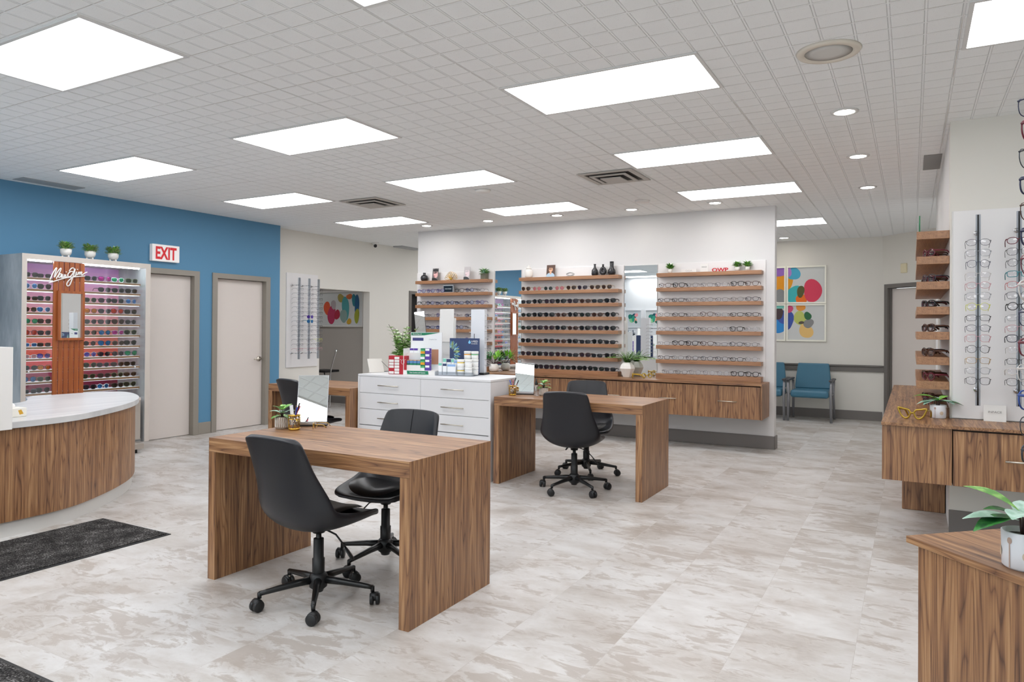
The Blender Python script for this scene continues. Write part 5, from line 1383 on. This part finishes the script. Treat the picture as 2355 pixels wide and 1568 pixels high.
# ================================================================== WAITING AREA
def make_wchair():
    t = thing('waiting_chair', 'x', 'armchair')
    MB().box(-.27, .27, -.27, .22, .36, .475).build('seat', VINYLB, t, world=False, bevel=.04, seg=4)
    Tb = Matrix.Translation((0, .22, .47)) @ Matrix.Rotation(R(-9), 4, 'X')
    bk = MB(); vs = []
    pts = [(-.265, 0), (.265, 0), (.25, .20), (.225, .40), (-.225, .40), (-.25, .20)]
    vs = [(x, y, z) for y in (-.025, .025) for x, z in pts]
    n = 6; fs = [(0, 1, 2, 3, 4, 5), (11, 10, 9, 8, 7, 6)]+[(i+n, (i+1) % n+n, (i+1) % n, i) for i in range(n)]
    bk.add(vs, fs, tf=Tb).build('backrest', VINYLB, t, world=False, bevel=.018, seg=3)
    for sx in (-1, 1):
        MB().tube([(sx*.305, -.25, 0), (sx*.295, -.245, .38), (sx*.305, -.25, .615)], .019, 8).build('leg', CHGREY, t, world=False)
        MB().tube([(sx*.30, .30, 0), (sx*.29, .24, .38), (sx*.295, .25, .60)], .019, 8).build('leg', CHGREY, t, world=False)
        MB().box(sx*.300-.028, sx*.300+.028, -.29, .26, .612, .640).build('armrest', ARMG, t, world=False, bevel=.010)
        MB().tube([(sx*.295, -.24, .40), (sx*.29, .24, .40)], .012, 6).build('side_rail', CHGREY, t, world=False)
    return t
wc = make_wchair()
for i, (x, lb) in enumerate(((-1.345, 'teal blue waiting armchair by the chair rail, right of the pair'), (-2.005, 'teal blue waiting armchair partly hidden behind the display wall end'))):
    o = wc if i == 0 else copy_tree(wc)
    o.location = (x, 11.82, 0); tag(o, lb, 'armchair', 'teal waiting armchairs')
# art: irregular watercolour blobs in white frames
def art(x0, x1, z0, z1, y, label, blobs, grp, frame_m=None, face=-1, fw=.024, mw=.06, seed=1, shadow=True):
    t = thing('framed_artwork', label, 'picture', ((x0+x1)/2, y, z0), 0, grp)
    fm = frame_m or mat('cream picture frame', 'f4f2e6', .4)
    ya, yb = (y-.034, y) if face < 0 else (y, y+.034)
    f = MB().box(x0, x0+fw, ya, yb, z0, z1).box(x1-fw, x1, ya, yb, z0, z1).box(x0+fw, x1-fw, ya, yb, z0, z0+fw).box(x0+fw, x1-fw, ya, yb, z1-fw, z1)
    f.build('frame', fm, t)
    yp = y-.010 if face < 0 else y+.010
    MB().box(x0+fw, x1-fw, min(yp, y), max(yp, y), z0+fw, z1-fw).build('paper', mat('art paper', 'cfd1d0', .7), t)
    mb = MB(); ms = []; rr = random.Random(seed); lo, hi, zl, zh = x0+fw, x1-fw, z0+fw, z1-fw
    for i, (cx, cz, rx, rz, col) in enumerate(blobs):
        m = mat('pigment '+col, col, .7)
        if m not in ms: ms.append(m)
        yy = yp+face*(.0006+.0004*i); n = 26; ph = [rr.uniform(0, 6.28) for _ in range(3)]
        X = x0+(x1-x0)*cx; Z_ = z0+(z1-z0)*cz; pts = []
        for j in range(n):
            a = 2*PI*j/n; k = 1+.10*math.sin(2*a+ph[0])+.05*math.sin(3*a+ph[1])
            pts.append((min(max(X+rx*(x1-x0)*math.cos(a)*k, lo), hi), yy, min(max(Z_+rz*(z1-z0)*math.sin(a)*k, zl), zh)))
        c = (min(max(X, lo), hi), yy, min(max(Z_, zl), zh))
        mb.add([c]+pts, [((0, (j+1) % n+1, j+1) if face < 0 else (0, j+1, (j+1) % n+1)) for j in range(n)], ms.index(m))
    mb.build('painted_shapes', ms, t)
YA = 12.284
ag = 'framed abstract watercolours in the waiting area'
art(-1.775, -1.18, 1.812, 2.418, YA, 'abstract watercolour with a big red circle, upper right of the four frames',
    [(.02, .62, .14, .26, 'e8a020'), (.18, .80, .16, .18, '46a8c8'), (.02, .85, .12, .12, 'b080c8'), (.20, .24, .22, .24, '3fb4b8'), (.38, .10, .16, .14, 'e8701c'), (.66, .34, .25, .28, 'd8405c'), (.36, .32, .10, .15, '5a5a30')], ag, seed=1)
art(-1.775, -1.18, 1.205, 1.805, YA, 'abstract watercolour with grey, green and peach circles, lower right of the four frames',
    [(.03, .56, .16, .24, '4058a8'), (.05, .86, .12, .1, 'd8507c'), (.36, .92, .13, .10, 'e89a40'), (.34, .62, .16, .18, 'bcc46a'), (.50, .28, .17, .20, 'e8c078'), (.56, .48, .13, .12, '8a8a8a'), (.54, .68, .09, .11, '2f6a44'), (.38, .50, .07, .04, '5a5048')], ag, seed=2)
art(-2.375, -1.785, 1.812, 2.418, YA, 'abstract watercolour with an orange blob cut by the wall end, upper left of the frames',
    [(.86, .58, .26, .26, 'e89a1c'), (.85, .20, .18, .18, '8a8c8e'), (.8, .86, .3, .12, '9a6ac0'), (.3, .5, .2, .2, '46a8c8')], ag, seed=3)
art(-2.375, -1.785, 1.205, 1.805, YA, 'abstract watercolour with dark brown and blue blobs, lower left of the frames',
    [(.82, .42, .22, .22, '2f8ad0'), (.98, .66, .2, .2, '4058a8'), (.80, .74, .14, .15, '4a3a3e'), (.84, .94, .2, .07, '7cc8bc'), (.3, .5, .2, .2, 'e8a020')], ag, seed=4)
art(-9.62, -8.50, 1.385, 2.035, 9.75, 'wide abstract watercolour in a white frame seen through the left wall opening',
    [(.22, .52, .08, .18, 'd8542c'), (.32, .34, .09, .26, 'b83058'), (.44, .34, .06, .14, 'b02040'), (.36, .62, .06, .12, 'b0a4a8'), (.52, .80, .07, .12, 'a89a50'), (.62, .52, .08, .32, '4fa0a4'), (.58, .30, .07, .20, '8aa49e'), (.70, .84, .06, .08, 'c86a38'), (.80, .74, .05, .16, '2a7c8c'), (.86, .60, .05, .28, '205a84'), (.86, .30, .05, .20, '9aa030'), (.70, .15, .05, .08, 'c8a030')], None, seed=5, frame_m=mat('white picture frame', 'dedcd8', .4))
# reflected front wall: two botanical prints, a white panel with a rod
for i, x0 in enumerate((-7.10, -6.50)):
    art(x0, x0+.50, 1.42, 1.93, -1.86, 'green and pink abstract print on the front wall, seen only in the mirror, %s' % ['left', 'right'][i],
        [(.35, .6, .14, .16, '1f7a6a'), (.55, .65, .14, .14, '164a58'), (.68, .70, .10, .10, 'f09a9c'), (.62, .42, .10, .14, 'f2a48c'), (.40, .40, .12, .12, '8ac88a'), (.5, .5, .08, .2, '2f9a7c'), (.66, .32, .08, .08, '0f5a48')], 'prints on the front wall', frame_m=WPAN, face=1, seed=7+i)
tag(MB().box(-7.4, -6.1, -1.858, -1.835, .52, 1.40).build('wall_panel', WPAN, loc=(-6.75, -1.85, .52)), 'white rod panel on the front wall, seen only in the mirror', 'panel')
tag(MB().box(-7.5, -6.0, -1.858, -1.60, .48, .519).build('wall_ledge', WLAM, loc=(-6.75, -1.75, .48)), 'white ledge under the rod panel on the front wall', 'shelf')
for j, x in enumerate((-7.28, -6.95, -6.80, -6.45)):
    rod(x, -1.70, .56, 1.36, 0, 1, '%s eyewear rod on the front wall panel seen in the mirror' % ORD[j], .135, 'eyewear rods on the front wall', (1.3, .62))
    for i in range(9 if j in (0, 3) else 2):
        eyewear('eyeglasses' if j in (0, 3) else 'sunglasses', 'rect', 'm', ['gunmetal', 'black', 'silver'][(i+j) % 3], 'x' if j in (0, 3) else 'dark', (x, -1.68, 1.22-i*.07), R(180), 'eyewear pair on the %s front wall rod, %s from top' % (ORD[j], ORD[i]), 'eyewear on the front wall rods')
# inner room stool glimpsed
t = thing('chrome_stand', 'clear curved chair with dark seat glimpsed through the left wall opening', 'chair', (-8.75, 9.2, 0))
MB().tube(catm([(-8.68, 9.1, 0), (-8.69, 9.12, .3), (-8.70, 9.14, .62), (-8.62, 9.2, 1.0)], 5), .014, 8).build('frame', CHROME, t)
MB().box(-9.05, -8.70, 9.0, 9.35, .60, .64).build('seat', BLKP, t, bevel=.01)
MB().tube([(-9.0, 9.3, 0), (-9.0, 9.3, .6)], .012, 8).tube([(-9.0, 9.05, 0), (-9.0, 9.05, .6)], .012, 8).build('leg', CHROME, t)
# thermostat on rear wall
t = thing('thermostat', 'small cream wall thermostat near the corner door', 'thermostat', (-.13, 12.0, 2.1))
MB().box(.37, .475, -.03, 0, 2.24, 2.38, tf=a45).build('cover', mat('cream plastic', 'e3d9b8', .5), t, bevel=.008)
bpy.context.view_layer.update()
